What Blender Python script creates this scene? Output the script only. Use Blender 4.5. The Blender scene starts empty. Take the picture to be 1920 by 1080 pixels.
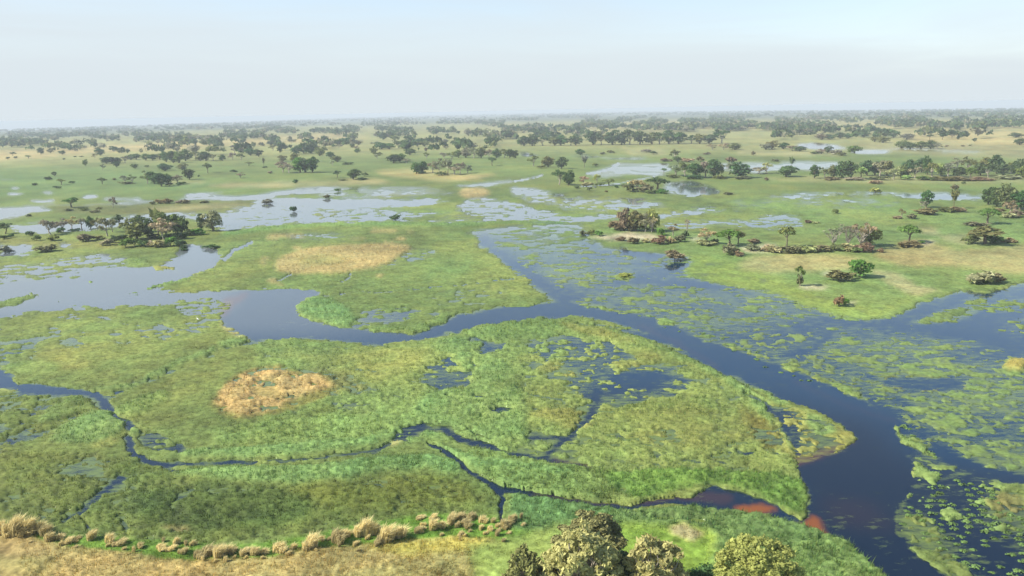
import bpy, math, random
import numpy as np
from mathutils import Matrix, Vector

scene = bpy.context.scene
COL = scene.collection
PI = math.pi
H = 45.0                       # camera height above the water, metres
# ------------------------------------------------------------------ camera
F = 1500.0                     # focal length in pixels of a 1920 wide frame
PITCH = math.atan((540 - 207.5) / F)
ROLL = math.atan(40 / 1920.0)
fw = np.array([0, math.cos(PITCH), -math.sin(PITCH)])
up0 = np.array([0, math.sin(PITCH), math.cos(PITCH)])
rt0 = np.array([1.0, 0, 0])
RT = math.cos(ROLL) * rt0 - math.sin(ROLL) * up0
UP = math.sin(ROLL) * rt0 + math.cos(ROLL) * up0
cam_data = bpy.data.cameras.new('camera')
cam_data.sensor_width = 36
cam_data.lens = 36 * F / 1920
cam_data.clip_start = 1
cam_data.clip_end = 90000
cam = bpy.data.objects.new('camera', cam_data)
COL.objects.link(cam)
M3 = Matrix(((RT[0], UP[0], -fw[0]), (RT[1], UP[1], -fw[1]), (RT[2], UP[2], -fw[2])))
cam.matrix_world = Matrix.Translation((0, 0, H)) @ M3.to_4x4()
scene.camera = cam
# ------------------------------------------------------------------ world, sun, exposure
VEIL, VEIL_COL = 0.060, (3.6, 3.98, 4.22)
SUN_EL, SUN_AZ = math.radians(40), math.radians(-97)      # azimuth clockwise from the view direction (+Y)
world = bpy.data.worlds.new('World')
scene.world = world
world.use_nodes = True
wn, wl = world.node_tree.nodes, world.node_tree.links
wn.clear()
wo = wn.new('ShaderNodeOutputWorld')
bg = wn.new('ShaderNodeBackground')
sky = wn.new('ShaderNodeTexSky')
sky.sky_type = 'NISHITA'
sky.sun_disc = False
sky.sun_elevation = SUN_EL
sky.sun_rotation = SUN_AZ
sky.altitude = 900
sky.air_density = 1.0
sky.dust_density = 0.3
sky.ozone_density = 0.9
bg.inputs['Strength'].default_value = 0.12
# the sky goes on unchanged to the horizon; a thin veil of high haze and cirrus, seen through more of it the lower one looks
def wmath(op, a, b=None):
    t = wn.new('ShaderNodeMath'); t.operation = op
    for i, q in ((0, a), (1, b)):
        if q is None: continue
        if isinstance(q, (int, float)): t.inputs[i].default_value = q
        else: wl.new(q, t.inputs[i])
    return t.outputs[0]
tc = wn.new('ShaderNodeTexCoord')
sp = wn.new('ShaderNodeSeparateXYZ')
wl.new(tc.outputs['Generated'], sp.inputs[0])
zc_ = wmath('MAXIMUM', sp.outputs['Z'], 0.012)
cb = wn.new('ShaderNodeCombineXYZ')
wl.new(sp.outputs['X'], cb.inputs['X']); wl.new(sp.outputs['Y'], cb.inputs['Y']); wl.new(zc_, cb.inputs['Z'])
wl.new(cb.outputs[0], sky.inputs['Vector'])
mp = wn.new('ShaderNodeMapping')
mp.inputs['Scale'].default_value = (2.0, 2.0, 17)
mp.inputs['Rotation'].default_value = (0.05, -0.06, 0.2)
nz = wn.new('ShaderNodeTexNoise')
nz.inputs['Scale'].default_value = 1.5
nz.inputs['Detail'].default_value = 7
nz.inputs['Roughness'].default_value = 0.5
nz.inputs['Distortion'].default_value = 0.4
wl.new(tc.outputs['Generated'], mp.inputs['Vector'])
wl.new(mp.outputs['Vector'], nz.inputs['Vector'])
rp = wn.new('ShaderNodeMapRange')
rp.inputs['From Min'].default_value = 0.35
rp.inputs['From Max'].default_value = 0.75
rp.inputs['To Min'].default_value = VEIL * .75
rp.inputs['To Max'].default_value = VEIL * 1.5
wl.new(nz.outputs['Fac'], rp.inputs['Value'])
# brighter towards the sun, as haze scatters forwards
toward = wmath('ADD', wmath('MULTIPLY', sp.outputs['X'], math.sin(SUN_AZ)), wmath('MULTIPLY', sp.outputs['Y'], math.cos(SUN_AZ)))
veil = wmath('MULTIPLY', rp.outputs['Result'], wmath('EXPONENT', wmath('MULTIPLY', toward, 0.7)))
depth = wmath('DIVIDE', veil, wmath('POWER', wmath('ADD', zc_, 0.02), 1.5))
fac = wmath('SUBTRACT', 1.0, wmath('EXPONENT', wmath('MULTIPLY', depth, -1.0)))
mx = wn.new('ShaderNodeMix')
mx.data_type = 'RGBA'
mx.inputs['B'].default_value = (*VEIL_COL, 1)
wl.new(fac, mx.inputs['Factor'])
wl.new(sky.outputs['Color'], mx.inputs['A'])
wl.new(mx.outputs['Result'], bg.inputs['Color'])
wl.new(bg.outputs['Background'], wo.inputs['Surface'])
sd = bpy.data.lights.new('sun', 'SUN')
sd.energy = 4.6
sd.angle = math.radians(0.53)
sd.color = (1.0, 0.93, 0.80)
sun = bpy.data.objects.new('sun', sd)
COL.objects.link(sun)
sdir = Vector((math.sin(SUN_AZ) * math.cos(SUN_EL), math.cos(SUN_AZ) * math.cos(SUN_EL), math.sin(SUN_EL)))
sun.rotation_euler = sdir.to_track_quat('Z', 'Y').to_euler()
sun.location = (-200, 0, 200)
scene.view_settings.view_transform = 'Standard'
scene.view_settings.look = 'None'
scene.view_settings.gamma = 1
scene.view_settings.use_curve_mapping = False
scene.view_settings.exposure = 0.75
scene.cycles.use_denoising = True
scene.cycles.max_bounces = 6
scene.cycles.volume_bounces = 0
scene.cycles.sample_clamp_direct = 6
scene.cycles.sample_clamp_indirect = 3

# ------------------------------------------------------------------ helpers: numpy noise, shape of the plain, photograph <-> ground
def sstep(a, b, x):
    t = np.clip((x - a) / (b - a), 0, 1)
    return t * t * (3 - 2 * t)

def vnoise(x, y, seed=0):
    xi = np.floor(x).astype(np.int64); yi = np.floor(y).astype(np.int64)
    fx = x - xi; fy = y - yi
    fx = fx * fx * (3 - 2 * fx); fy = fy * fy * (3 - 2 * fy)
    def h(a, b):
        n = (a * 374761393 + b * 668265263 + seed * 974711) & 0xffffffff
        n = ((n ^ (n >> 13)) * 1274126177) & 0xffffffff
        n = ((n ^ (n >> 16)) * 2246822519) & 0xffffffff
        return ((n ^ (n >> 15)) & 0xffffff) / float(0xffffff)
    a, b, c, d = h(xi, yi), h(xi + 1, yi), h(xi, yi + 1), h(xi + 1, yi + 1)
    return (a * (1 - fx) + b * fx) * (1 - fy) + (c * (1 - fx) + d * fx) * fy

def curv(az):
    return 1 / 7.4e6 + (1 / 1.0e6 - 1 / 7.4e6) * sstep(math.radians(3), math.radians(34), np.abs(az))

def z_plain(x, y):
    return -(x * x + y * y) * 0.5 * curv(np.arctan2(x, y))

def to_px(x, y, z):
    dx, dy, dz = x, y, z - H
    d = np.maximum(dy * fw[1] + dz * fw[2], 1e-3)
    return 960 + F * (dx * RT[0] + dy * RT[1] + dz * RT[2]) / d, 540 - F * (dx * UP[0] + dy * UP[1] + dz * UP[2]) / d

def to_ground(u, v):
    """the point of the plain that the photograph shows at pixel u, v"""
    d = fw + RT * ((u - 960) / F) + UP * ((540 - v) / F)
    hz = math.hypot(d[0], d[1])
    az = math.atan2(d[0], d[1])
    t = max(-d[2] / hz, 1e-4)
    r = H / t
    k = float(curv(az))
    disc = t * t - 2 * k * H
    if disc > 0:
        r = (t - math.sqrt(disc)) / k
    else:
        r = t / k
    return r * math.sin(az), r * math.cos(az), r

# ------------------------------------------------------------------ helpers: objects and meshes
def tag(o, label=None, cat=None, group=None, kind=None):
    if label: o['label'] = label
    if cat: o['category'] = cat
    if group: o['group'] = group
    if kind: o['kind'] = kind
    return o

def mesh_np(name, V, Fc, mats=(), col=None, smooth=False, attrs=None):
    """mesh from numpy arrays: V n x 3, Fc a list of m x k index arrays"""
    me = bpy.data.meshes.new(name)
    V = np.asarray(V, np.float32)
    me.vertices.add(len(V))
    me.vertices.foreach_set('co', V.ravel())
    Fc = [np.asarray(f, np.int32) for f in Fc if len(f)]
    idx = np.concatenate([f.ravel() for f in Fc])
    tot = np.concatenate([np.full(len(f), f.shape[1], np.int32) for f in Fc])
    st = np.concatenate([[0], np.cumsum(tot)[:-1]]).astype(np.int32)
    me.loops.add(len(idx))
    me.loops.foreach_set('vertex_index', idx)
    me.polygons.add(len(tot))
    me.polygons.foreach_set('loop_start', st)
    me.polygons.foreach_set('loop_total', tot)
    if smooth:
        me.polygons.foreach_set('use_smooth', np.ones(len(tot), bool))
    if col is not None:
        a = me.color_attributes.new('Col', 'FLOAT_COLOR', 'POINT')
        c = np.ones((len(V), 4), np.float32)
        c[:, :3] = col
        a.data.foreach_set('color', c.ravel())
    for k, v in (attrs or {}).items():
        a = me.attributes.new(k, 'FLOAT', 'POINT')
        a.data.foreach_set('value', np.asarray(v, np.float32))
    for m in mats: me.materials.append(m)
    me.update(calc_edges=True)
    me.validate()
    return me

def link(name, me, parent=None):
    o = bpy.data.objects.new(name, me)
    COL.objects.link(o)
    if parent is not None: o.parent = parent
    return o
# ------------------------------------------------------------------ land cover map: which plants grow where, traced from the photograph
X0, Y0, CW, CH = -260, 200, 1220, 560          # canvas of 2 x 2 pixel cells
cu = X0 + (np.arange(CW) + 0.5) * 2
cv = Y0 + (np.arange(CH) + 0.5) * 2
CU, CV = np.meshgrid(cu, cv)
G = (.130, .170, .045); P = (.140, .220, .065); Y = (.20, .22, .058); T = (.40, .31, .125); O = (.112, .143, .034); W = (.125, .172, .048); V = (.142, .192, .052)
D = (.33, .29, .135); S = (.50, .42, .27); LG = (.148, .208, .056); B = (.16, .10, .04); K = (.14, .15, .045); PD = (.25, .245, .085)
cov = np.ones((CH, CW)); rgb = np.zeros((CH, CW, 3)) + G; hgt = np.full((CH, CW), 0.35)

def blur(a, n):
    n = int(round(n))
    if n < 1: return a
    for _ in range(2):
        for ax in (0, 1):
            m = n if ax == 1 else max(1, int(n * 0.5))
            p = np.pad(a, [(m + 1, m) if i == ax else (0, 0) for i in range(2)], mode='edge')
            c = np.cumsum(p, axis=ax)
            if ax == 0: a = (c[2 * m + 1:] - c[:-2 * m - 1]) / (2 * m + 1)
            else: a = (c[:, 2 * m + 1:] - c[:, :-2 * m - 1]) / (2 * m + 1)
    return a

def window(pts, pad):
    q = np.array(pts, float)
    i0, i9 = np.clip([int((q[:, 0].min() - pad - X0) / 2), int((q[:, 0].max() + pad - X0) / 2) + 2], 0, CW)
    j0, j9 = np.clip([int((q[:, 1].min() - pad - Y0) / 2), int((q[:, 1].max() + pad - Y0) / 2) + 2], 0, CH)
    return q, (slice(j0, j9), slice(i0, i9))

def poly_mask(pts, f):
    q, w = window(pts, 4 * f + 6)
    u, v = CU[w], CV[w]
    m = np.zeros(u.shape, bool)
    for i in range(len(q)):
        (x1, y1), (x2, y2) = q[i], q[(i + 1) % len(q)]
        if y1 == y2: continue
        m ^= (v >= min(y1, y2)) & (v < max(y1, y2)) & (u < x1 + (v - y1) * (x2 - x1) / (y2 - y1))
    return m.astype(float), w

def stroke_mask(pts, wd, f):
    """wd: width in photograph pixels, or one per point; flattened down the page like everything that lies on the plain"""
    ws = np.full(len(pts), float(wd)) if np.isscalar(wd) else np.array(wd, float)
    q, w = window(pts, 4 * f + 6 + ws.max())
    u, v = CU[w], CV[w] * 1.5
    m = np.zeros(u.shape)
    for i in range(len(q) - 1):
        ax, ay, bx, by = q[i, 0], q[i, 1] * 1.5, q[i + 1, 0], q[i + 1, 1] * 1.5
        ll = (bx - ax) ** 2 + (by - ay) ** 2 + 1e-6
        t = np.clip(((u - ax) * (bx - ax) + (v - ay) * (by - ay)) / ll, 0, 1)
        d = np.hypot(u - ax - t * (bx - ax), v - ay - t * (by - ay))
        m = np.maximum(m, np.clip(((ws[i] + (ws[i + 1] - ws[i]) * t) * 0.5 - d) / 1.6 + 0.5, 0, 1))
    return m, w

def paint(mw, c=None, col=None, h=None, f=2, op=1.0):
    m, w = mw
    if m.size == 0: return
    m = blur(m, f / 2) * op
    if c is not None: cov[w] = cov[w] * (1 - m) + c * m
    if h is not None: hgt[w] = hgt[w] * (1 - m) + h * m
    if col is not None: rgb[w] = rgb[w] * (1 - m[..., None]) + np.array(col) * m[..., None]

def ring(x, y, a, b, n=28): return [(x + a * math.cos(2 * PI * i / n), y + b * math.sin(2 * PI * i / n)) for i in range(n)]
def A(pts, c=None, col=None, h=None, f=2, op=1.0): paint(poly_mask(pts, f), c, col, h, f, op)
def L(pts, w, c=None, col=None, h=None, f=1, op=1.0): paint(stroke_mask(pts, w, f), c, col, h, f, op)
def E(x, y, a, b, c=None, col=None, h=None, f=2, op=1.0): A(ring(x, y, a, b), c, col, h, f, op)

# --- the far plain: dry straw coloured ground near the horizon, greener nearer
A([(-260, 200), (2180, 190), (2180, 268), (1500, 285), (1000, 282), (600, 292), (300, 305), (-260, 318)], col=PD, f=18)
A([(-260, 288), (60, 280), (220, 272), (360, 264), (470, 262), (480, 270), (360, 278), (200, 286), (0, 302), (-260, 318)], col=T, f=6, op=.8)
A([(440, 262), (560, 253), (640, 248), (700, 258), (560, 268), (470, 272)], col=T, f=6, op=.7)
A([(1680, 250), (1800, 246), (2180, 250), (2180, 278), (1900, 275), (1720, 268)], col=T, f=8, op=.7)
A([(1640, 268), (1800, 268), (1920, 276), (2180, 280), (2180, 300), (1800, 296), (1600, 280)], col=D, f=8, op=.6)
A([(900, 236), (1250, 226), (1500, 226), (1920, 228), (1920, 245), (1500, 242), (1200, 244), (950, 250)], col=T, f=8, op=.4)
A([(820, 240), (1000, 238), (1100, 262), (960, 270), (820, 262)], col=PD, f=8, op=.6)
A([(-260, 330), (200, 318), (420, 345), (700, 345), (460, 365), (200, 372), (-260, 382)], col=(.125, .19, .055), f=16, op=.8)
A([(700, 320), (790, 315), (870, 328), (930, 326), (900, 338), (830, 342), (720, 330)], col=T, f=5, op=.55)
A([(840, 330), (900, 328), (900, 336), (850, 338)], col=T, f=4, op=.5)
E(680, 340, 46, 4, col=T, f=3, op=.7)
E(620, 343, 120, 4, col=D, f=4, op=.6)
E(470, 348, 80, 4, col=D, f=5, op=.7)
E(345, 342, 45, 5, col=D, f=4, op=.4)
A([(490, 345), (620, 346), (700, 348), (640, 352), (480, 352)], col=D, f=4, op=.5)
A([(1380, 282), (1500, 281), (1600, 290), (1500, 294), (1380, 290)], col=D, f=4, op=.6)
A([(1700, 330), (1920, 330), (1920, 345), (1600, 345), (1440, 338), (1440, 334)], col=D, f=5, op=.45)
A([(1170, 280), (1240, 280), (1250, 292), (1180, 292)], col=D, f=5, op=.5)
A([(-260, 190), (2180, 180), (2180, 219), (1300, 224), (960, 228), (600, 236), (300, 248), (-260, 268)], col=(.08, .10, .045), f=6, op=.85)
# --- far ponds and flooded lawns
for q, c in (([(1488, 272), (1530, 268), (1568, 273), (1592, 279), (1550, 282), (1500, 277)], 0.1),
             ([(1595, 283), (1640, 281), (1678, 284), (1660, 288), (1610, 288)], 0.05),
             ([(1450, 306), (1500, 302), (1575, 305), (1570, 314), (1520, 320), (1480, 317)], .42),
             ([(1350, 307), (1440, 303), (1480, 316), (1420, 326), (1350, 318)], .45),
             ([(1110, 322), (1160, 306), (1250, 305), (1262, 320), (1240, 330), (1180, 330), (1130, 334), (1100, 332)], .46),
             ([(970, 287), (990, 286), (1012, 291), (985, 294)], .1),
             ([(1060, 292), (1180, 294), (1240, 296), (1180, 301), (1080, 297)], .42),
             ([(1690, 364), (1760, 362), (1840, 366), (1850, 374), (1780, 375), (1690, 370)], .15),
             ([(1430, 372), (1500, 362), (1600, 361), (1690, 363), (1690, 368), (1560, 366), (1480, 372)], .3),
             ([(1252, 342), (1300, 340), (1345, 352), (1350, 362), (1300, 370), (1255, 362), (1240, 352)], .36),
             ([(1385, 395), (1440, 378), (1560, 366), (1440, 385), (1300, 402), (1230, 412), (1235, 402), (1320, 390)], .36),
             ([(1235, 422), (1290, 415), (1380, 415), (1440, 405), (1490, 404), (1505, 418), (1510, 428), (1440, 430), (1350, 424), (1260, 430)], .40),
             ([(1640, 276), (1720, 276), (1850, 284), (1830, 290), (1700, 284)], .72),
             ([(1880, 440), (1920, 422), (2000, 430), (2000, 450), (1905, 448)], .05),
             ([(855, 349), (900, 345), (930, 341), (965, 337), (960, 341), (905, 350), (870, 353)], .2),
             ([(0, 336), (30, 336), (30, 339), (0, 339)], .3), ([(20, 353), (36, 353), (36, 357), (22, 357)], .1),
             ([(12, 362), (38, 361), (45, 366), (20, 367)], .05), ([(80, 361), (97, 360), (100, 364), (82, 364)], .05),
             ([(155, 371), (165, 366), (182, 365), (178, 372), (160, 374)], .05), ([(192, 372), (250, 372), (268, 369), (264, 375), (230, 376), (195, 375)], .3),
             ([(56, 377), (105, 375), (100, 379), (58, 380)], .15), ([(345, 366), (380, 362), (400, 362), (430, 359), (400, 366), (350, 370)], .1)):
    A(q, c=c, f=3)
for q, w in (([(965, 340), (1000, 334), (1015, 328)], 4), ([(1100, 326), (1145, 318), (1160, 306)], 4), ([(1230, 330), (1160, 345), (1090, 350)], 3)):
    L(q, w, c=.1)
# --- flooded strips at mid distance on the left
A([(-260, 400), (0, 390), (60, 386), (130, 384), (200, 382), (290, 377), (292, 382), (220, 389), (130, 393), (60, 398), (40, 406), (0, 412), (-260, 425)], c=.28, f=5)
A([(325, 372), (400, 369), (480, 366), (560, 354), (640, 352), (610, 362), (520, 366), (490, 377), (400, 375), (345, 376)], c=.12, f=4)
A([(15, 425), (80, 418), (160, 417), (255, 402), (340, 396), (350, 410), (250, 420), (160, 432), (40, 437)], c=.12, f=4)
A([(340, 405), (400, 390), (480, 376), (540, 372), (640, 378), (720, 377), (800, 374), (840, 377), (800, 386), (720, 389), (780, 397), (870, 402), (950, 404), (960, 416), (870, 418), (760, 417), (640, 420), (560, 423), (500, 426), (420, 433), (400, 425)], c=.28, f=5)
A([(480, 378), (560, 372), (650, 377), (760, 376), (830, 374), (790, 385), (690, 390), (600, 388), (520, 384)], c=.02, f=4)
A([(560, 352), (640, 351), (760, 352), (830, 356), (860, 362), (800, 366), (680, 372), (600, 370)], c=.46, f=8)
A([(690, 390), (760, 388), (860, 392), (870, 400), (760, 398)], c=.9, col=LG, f=4)
A([(735, 412), (800, 403), (900, 402), (935, 412), (860, 415), (760, 417)], c=.85, f=4)
A([(600, 393), (700, 388), (720, 400), (640, 410), (560, 408)], c=.45, f=8)
A([(850, 390), (880, 375), (905, 371), (960, 380), (1000, 390), (1060, 404), (1155, 405), (1160, 412), (1050, 418), (980, 415), (900, 405)], c=.33, f=5)
A([(960, 360), (1040, 362), (1100, 375), (1200, 372), (1250, 385), (1160, 400), (1080, 395), (1000, 380)], c=.46, f=9)
A([(960, 350), (1010, 355), (1040, 365), (990, 368), (955, 362)], c=.3, f=5)
E(888, 362, 28, 11, c=1, col=T, h=.9, f=4)
E(660, 361, 20, 3, c=.9, h=.8, f=2)
A([(350, 402), (400, 393), (420, 388), (450, 392), (400, 404)], c=.9, f=5)
A([(80, 388), (200, 384), (300, 382), (400, 378), (480, 376), (470, 388), (360, 398), (250, 405), (120, 402)], c=1, col=K, f=5)
A([(270, 392), (420, 382), (480, 381), (440, 388), (300, 400)], c=1, col=D, f=4, op=.6)
A([(0, 457), (62, 459), (60, 475), (20, 482), (0, 484)], c=.12, f=4)
A([(107, 458), (128, 459), (132, 466), (108, 467)], c=.05, f=3)
A([(-260, 447), (40, 447), (70, 452), (200, 455), (320, 462), (200, 468), (60, 462), (-260, 455)], col=K, f=6, op=.7)
# --- the big lagoon on the left and the river that leaves it
LAG = [(-260, 515), (0, 506), (60, 499), (120, 492), (190, 485), (230, 499), (290, 499), (326, 486), (338, 465), (360, 458), (400, 465), (419, 476),
       (411, 492), (395, 505), (350, 520), (310, 535), (300, 545), (330, 549), (400, 547), (480, 543), (540, 541), (598, 546), (602, 552), (572, 560),
       (556, 575), (560, 590), (578, 600), (612, 609), (690, 621), (732, 622), (770, 626), (800, 618), (835, 600), (860, 590), (950, 575), (1050, 566),
       (1062, 563), (1110, 576), (1160, 584), (1210, 590), (1250, 602), (1330, 640), (1400, 662), (1480, 692), (1560, 722), (1620, 748), (1660, 782),
       (1692, 822), (1705, 860), (1722, 900), (1684, 958), (1675, 990), (1712, 1030), (1800, 1085), (1950, 1180), (2180, 1330), (1990, 1330), (1790, 1180), (1655, 1085), (1600, 1030), (1560, 1008),
       (1532, 1002), (1497, 978), (1512, 965), (1515, 935), (1505, 905), (1488, 880), (1500, 868), (1560, 850), (1606, 822), (1580, 800), (1530, 772), (1450, 745),
       (1380, 712), (1290, 670), (1220, 640), (1150, 612), (1090, 594), (1030, 597), (1000, 599), (900, 611), (870, 623), (840, 632), (790, 637),
       (720, 646), (690, 646), (640, 638), (580, 634), (530, 637), (480, 640), (455, 630), (430, 615), (417, 603), (418, 590), (440, 568), (400, 567),
       (310, 570), (240, 575), (140, 580), (60, 588), (0, 598), (-260, 615)]
A(LAG, c=.0, f=5)
A([(-260, 505), (0, 500), (120, 486), (200, 478), (240, 482), (240, 500), (150, 520), (0, 535), (-260, 540)], c=.46, f=8)
A([(330, 560), (410, 560), (440, 566), (420, 585), (416, 605), (380, 600), (330, 585)], c=.55, f=5)
A([(-260, 590), (0, 566), (30, 556), (88, 550), (60, 562), (0, 578), (-260, 610)], c=.95, col=LG, h=.7, f=3)
L([(275, 542), (310, 534), (350, 522), (402, 507)], [3, 6, 6, 3], c=.95, col=P, h=.9)
E(311, 503, 21, 4, c=1, col=Y, h=.6, f=2)
A([(235, 492), (255, 485), (280, 490), (282, 500), (245, 501)], c=1, col=LG, h=1.1, f=3)
for x, y, a in ((60, 545, 8), (150, 575, 20), (330, 510, 10), (360, 500, 9), (250, 552, 14), (110, 562, 14), (300, 549, 10), (170, 530, 5)):
    E(x, y, a, 1.6, c=.7, col=P, f=2)
A([(416, 602), (430, 616), (456, 631), (470, 634), (450, 640), (420, 620)], c=.5, col=T, f=2, op=.6)
# --- lawns on the left bank below the lagoon, half drowned
A([(-260, 600), (0, 602), (130, 588), (220, 592), (300, 600), (400, 600), (415, 615), (330, 630), (240, 640), (150, 660), (60, 680), (0, 690), (-260, 690)], c=.66, f=14)
A([(0, 600), (90, 590), (100, 610), (40, 640), (0, 650)], c=.86, f=8)
A([(0, 645), (80, 630), (90, 645), (20, 675), (0, 690)], c=.42, f=6)
A([(110, 625), (210, 625), (300, 610), (380, 610), (360, 625), (250, 640), (120, 645)], c=.54, f=8)
A([(210, 605), (280, 602), (330, 612), (260, 622), (205, 615)], c=.6, f=6)
E(160, 612, 60, 10, c=.98, col=LG, f=6); E(190, 637, 34, 6, c=1, col=LG, f=4); E(265, 600, 40, 9, c=.98, f=5)
E(110, 665, 55, 18, c=1, col=Y, f=14, op=.5); E(130, 682, 30, 10, c=1, col=Y, f=8, op=.55); E(60, 690, 50, 12, c=1, col=LG, f=8)
# --- the marsh island between lagoon and river
L([(420, 440), (480, 431), (560, 424), (640, 421), (760, 420), (850, 422), (960, 418), (1055, 419)], [12, 14, 12, 10, 10, 10, 10, 8], c=1, col=(.125, .225, .06), h=.9, f=3)
A([(400, 465), (450, 450), (520, 440), (560, 440), (470, 490), (420, 520), (350, 540), (330, 532), (395, 508), (415, 490)], c=.93, col=LG, f=6, op=.7)
A([(515, 492), (545, 476), (580, 466), (640, 461), (720, 457), (766, 460), (768, 470), (740, 486), (700, 504), (640, 512), (560, 515), (522, 510)], c=1, col=(.36, .275, .105), h=.9, f=3, op=.95)
E(600, 490, 50, 9, col=Y, f=14, op=.55)
A([(768, 468), (822, 468), (810, 480), (750, 500), (700, 508), (740, 488)], c=.52, f=6)
A([(540, 440), (620, 438), (680, 446), (620, 455), (560, 450)], c=.66, f=8)
for x, y, a, b in ((540, 443, 36, 4), (510, 448, 12, 2), (720, 434, 26, 3), (752, 449, 11, 2.5), (730, 456, 11, 2.5), (672, 449, 14, 2), (770, 435, 6, 1.5),
                   (498, 486, 8, 3), (493, 494, 6, 2), (558, 467, 10, 2.5), (512, 528, 12, 3.5), (526, 535, 6, 2), (714, 518, 6, 2)):
    E(x, y, a, b, col=T, h=1.0, f=2, op=.85)
for q, w in (([(420, 488), (440, 470), (455, 462), (470, 455)], 7), ([(605, 555), (700, 548), (790, 540), (860, 535), (965, 523)], 2.6), ([(632, 533), (655, 521), (660, 512)], 3), ([(520, 528), (545, 515)], 2.5)):
    L(q, w, c=.1)
A([(672, 584), (740, 577), (800, 582), (835, 590), (800, 598), (720, 607), (670, 604)], c=.4, f=5)
A([(840, 545), (930, 535), (960, 555), (900, 575), (820, 580), (780, 570)], c=.68, f=12)
A([(600, 605), (650, 612), (690, 618), (700, 612), (640, 600)], c=.35, f=4)
A([(556, 575), (582, 560), (622, 562), (655, 582), (668, 600), (645, 614), (616, 610), (602, 598), (570, 596)], c=1, col=P, h=.95, f=4)
L([(700, 618), (770, 624), (800, 612), (838, 594)], 12, c=1, col=LG, h=.95, f=3)
A([(850, 425), (890, 440), (900, 470), (940, 500), (990, 530), (1050, 560), (960, 560), (840, 530), (770, 500), (800, 450)], col=LG, f=14, op=.6)
# --- the shallow east of it, grass under and over water
A([(885, 432), (960, 424), (1080, 424), (1110, 448), (1150, 466), (1210, 476), (1290, 480), (1310, 492), (1290, 506), (1300, 522), (1340, 532), (1445, 546),
   (1480, 556), (1525, 575), (1570, 592), (1640, 602), (1720, 606), (1940, 640), (2180, 650), (2180, 1180), (1900, 1180), (1790, 1080), (1712, 1030), (1678, 990),
   (1690, 950), (1722, 900), (1700, 850), (1680, 810), (1640, 765), (1560, 722), (1480, 692), (1400, 662), (1330, 640), (1250, 602), (1160, 584), (1062, 562), (1000, 525), (945, 490), (905, 462)], c=.40, col=W, h=.18, f=3)
L([(885, 436), (912, 442), (898, 455), (925, 468), (950, 485), (985, 512), (1030, 540), (1075, 562)], [6, 14, 10, 14, 22, 30, 40, 40], c=.12, f=8)
A([(1000, 420), (1100, 425), (1080, 470), (1000, 470), (950, 450)], c=.56, f=14)
A([(1010, 500), (1110, 490), (1180, 505), (1100, 530), (1030, 530)], c=.5, col=V, f=10)
A([(1080, 470), (1160, 470), (1220, 480), (1250, 500), (1180, 515), (1100, 510)], c=.36, f=8)
L([(1060, 552), (1120, 540), (1180, 524), (1230, 512), (1290, 500), (1320, 482)], [18, 14, 14, 18, 22, 16], c=.12, f=10)
L([(1160, 528), (1260, 530), (1360, 538), (1460, 550), (1500, 562)], [8, 12, 14, 14, 8], c=.04, f=5)
A([(1160, 466), (1230, 474), (1250, 478), (1230, 486), (1180, 478)], c=.03, f=3)
A([(1160, 552), (1300, 548), (1440, 562), (1520, 590), (1480, 620), (1400, 640), (1300, 610), (1180, 580)], c=.45, col=V, f=10)
A([(1330, 620), (1420, 600), (1560, 610), (1540, 640), (1480, 668), (1400, 660)], c=.32, col=V, f=10)
L([(1480, 615), (1560, 606), (1640, 604), (1720, 608), (1800, 618), (1920, 640), (2100, 650)], [14, 22, 40, 44, 54, 60, 60], c=.06, f=14)
A([(1540, 632), (1640, 632), (1740, 650), (1760, 668), (1800, 690), (1780, 710), (1680, 712), (1600, 690), (1520, 665)], c=.53, col=V, f=8)
A([(1610, 690), (1700, 690), (1780, 700), (1760, 712), (1660, 708)], c=.66, col=V, f=6)
L([(1560, 628), (1535, 645), (1520, 658), (1480, 664)], 6, c=.04, f=3)
A([(1670, 708), (1800, 710), (1810, 728), (1720, 735), (1660, 722)], c=.12, col=B, f=6)
A([(1690, 735), (1780, 738), (1860, 720), (1940, 715), (1940, 755), (1880, 770), (1830, 790), (1850, 815), (1770, 828), (1720, 790)], c=.55, col=V, f=9)
A([(1780, 680), (1860, 680), (1960, 690), (1960, 710), (1840, 715), (1790, 700)], c=.5, col=W, f=6)
A([(1800, 650), (1960, 660), (1960, 680), (1850, 676)], c=.25, f=8)
A([(1810, 780), (1960, 760), (1960, 860), (1850, 850), (1800, 820)], c=.42, col=W, f=10)
L([(1700, 842), (1760, 850), (1840, 882), (1930, 906), (2100, 930)], [10, 30, 34, 26, 26], c=.03, f=5)
L([(1625, 740), (1680, 800), (1700, 850), (1705, 880)], [10, 30, 30, 20], c=.10, f=10)
A([(1840, 840), (1960, 845), (1960, 890), (1880, 880), (1800, 850)], c=.6, col=W, f=8)
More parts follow.
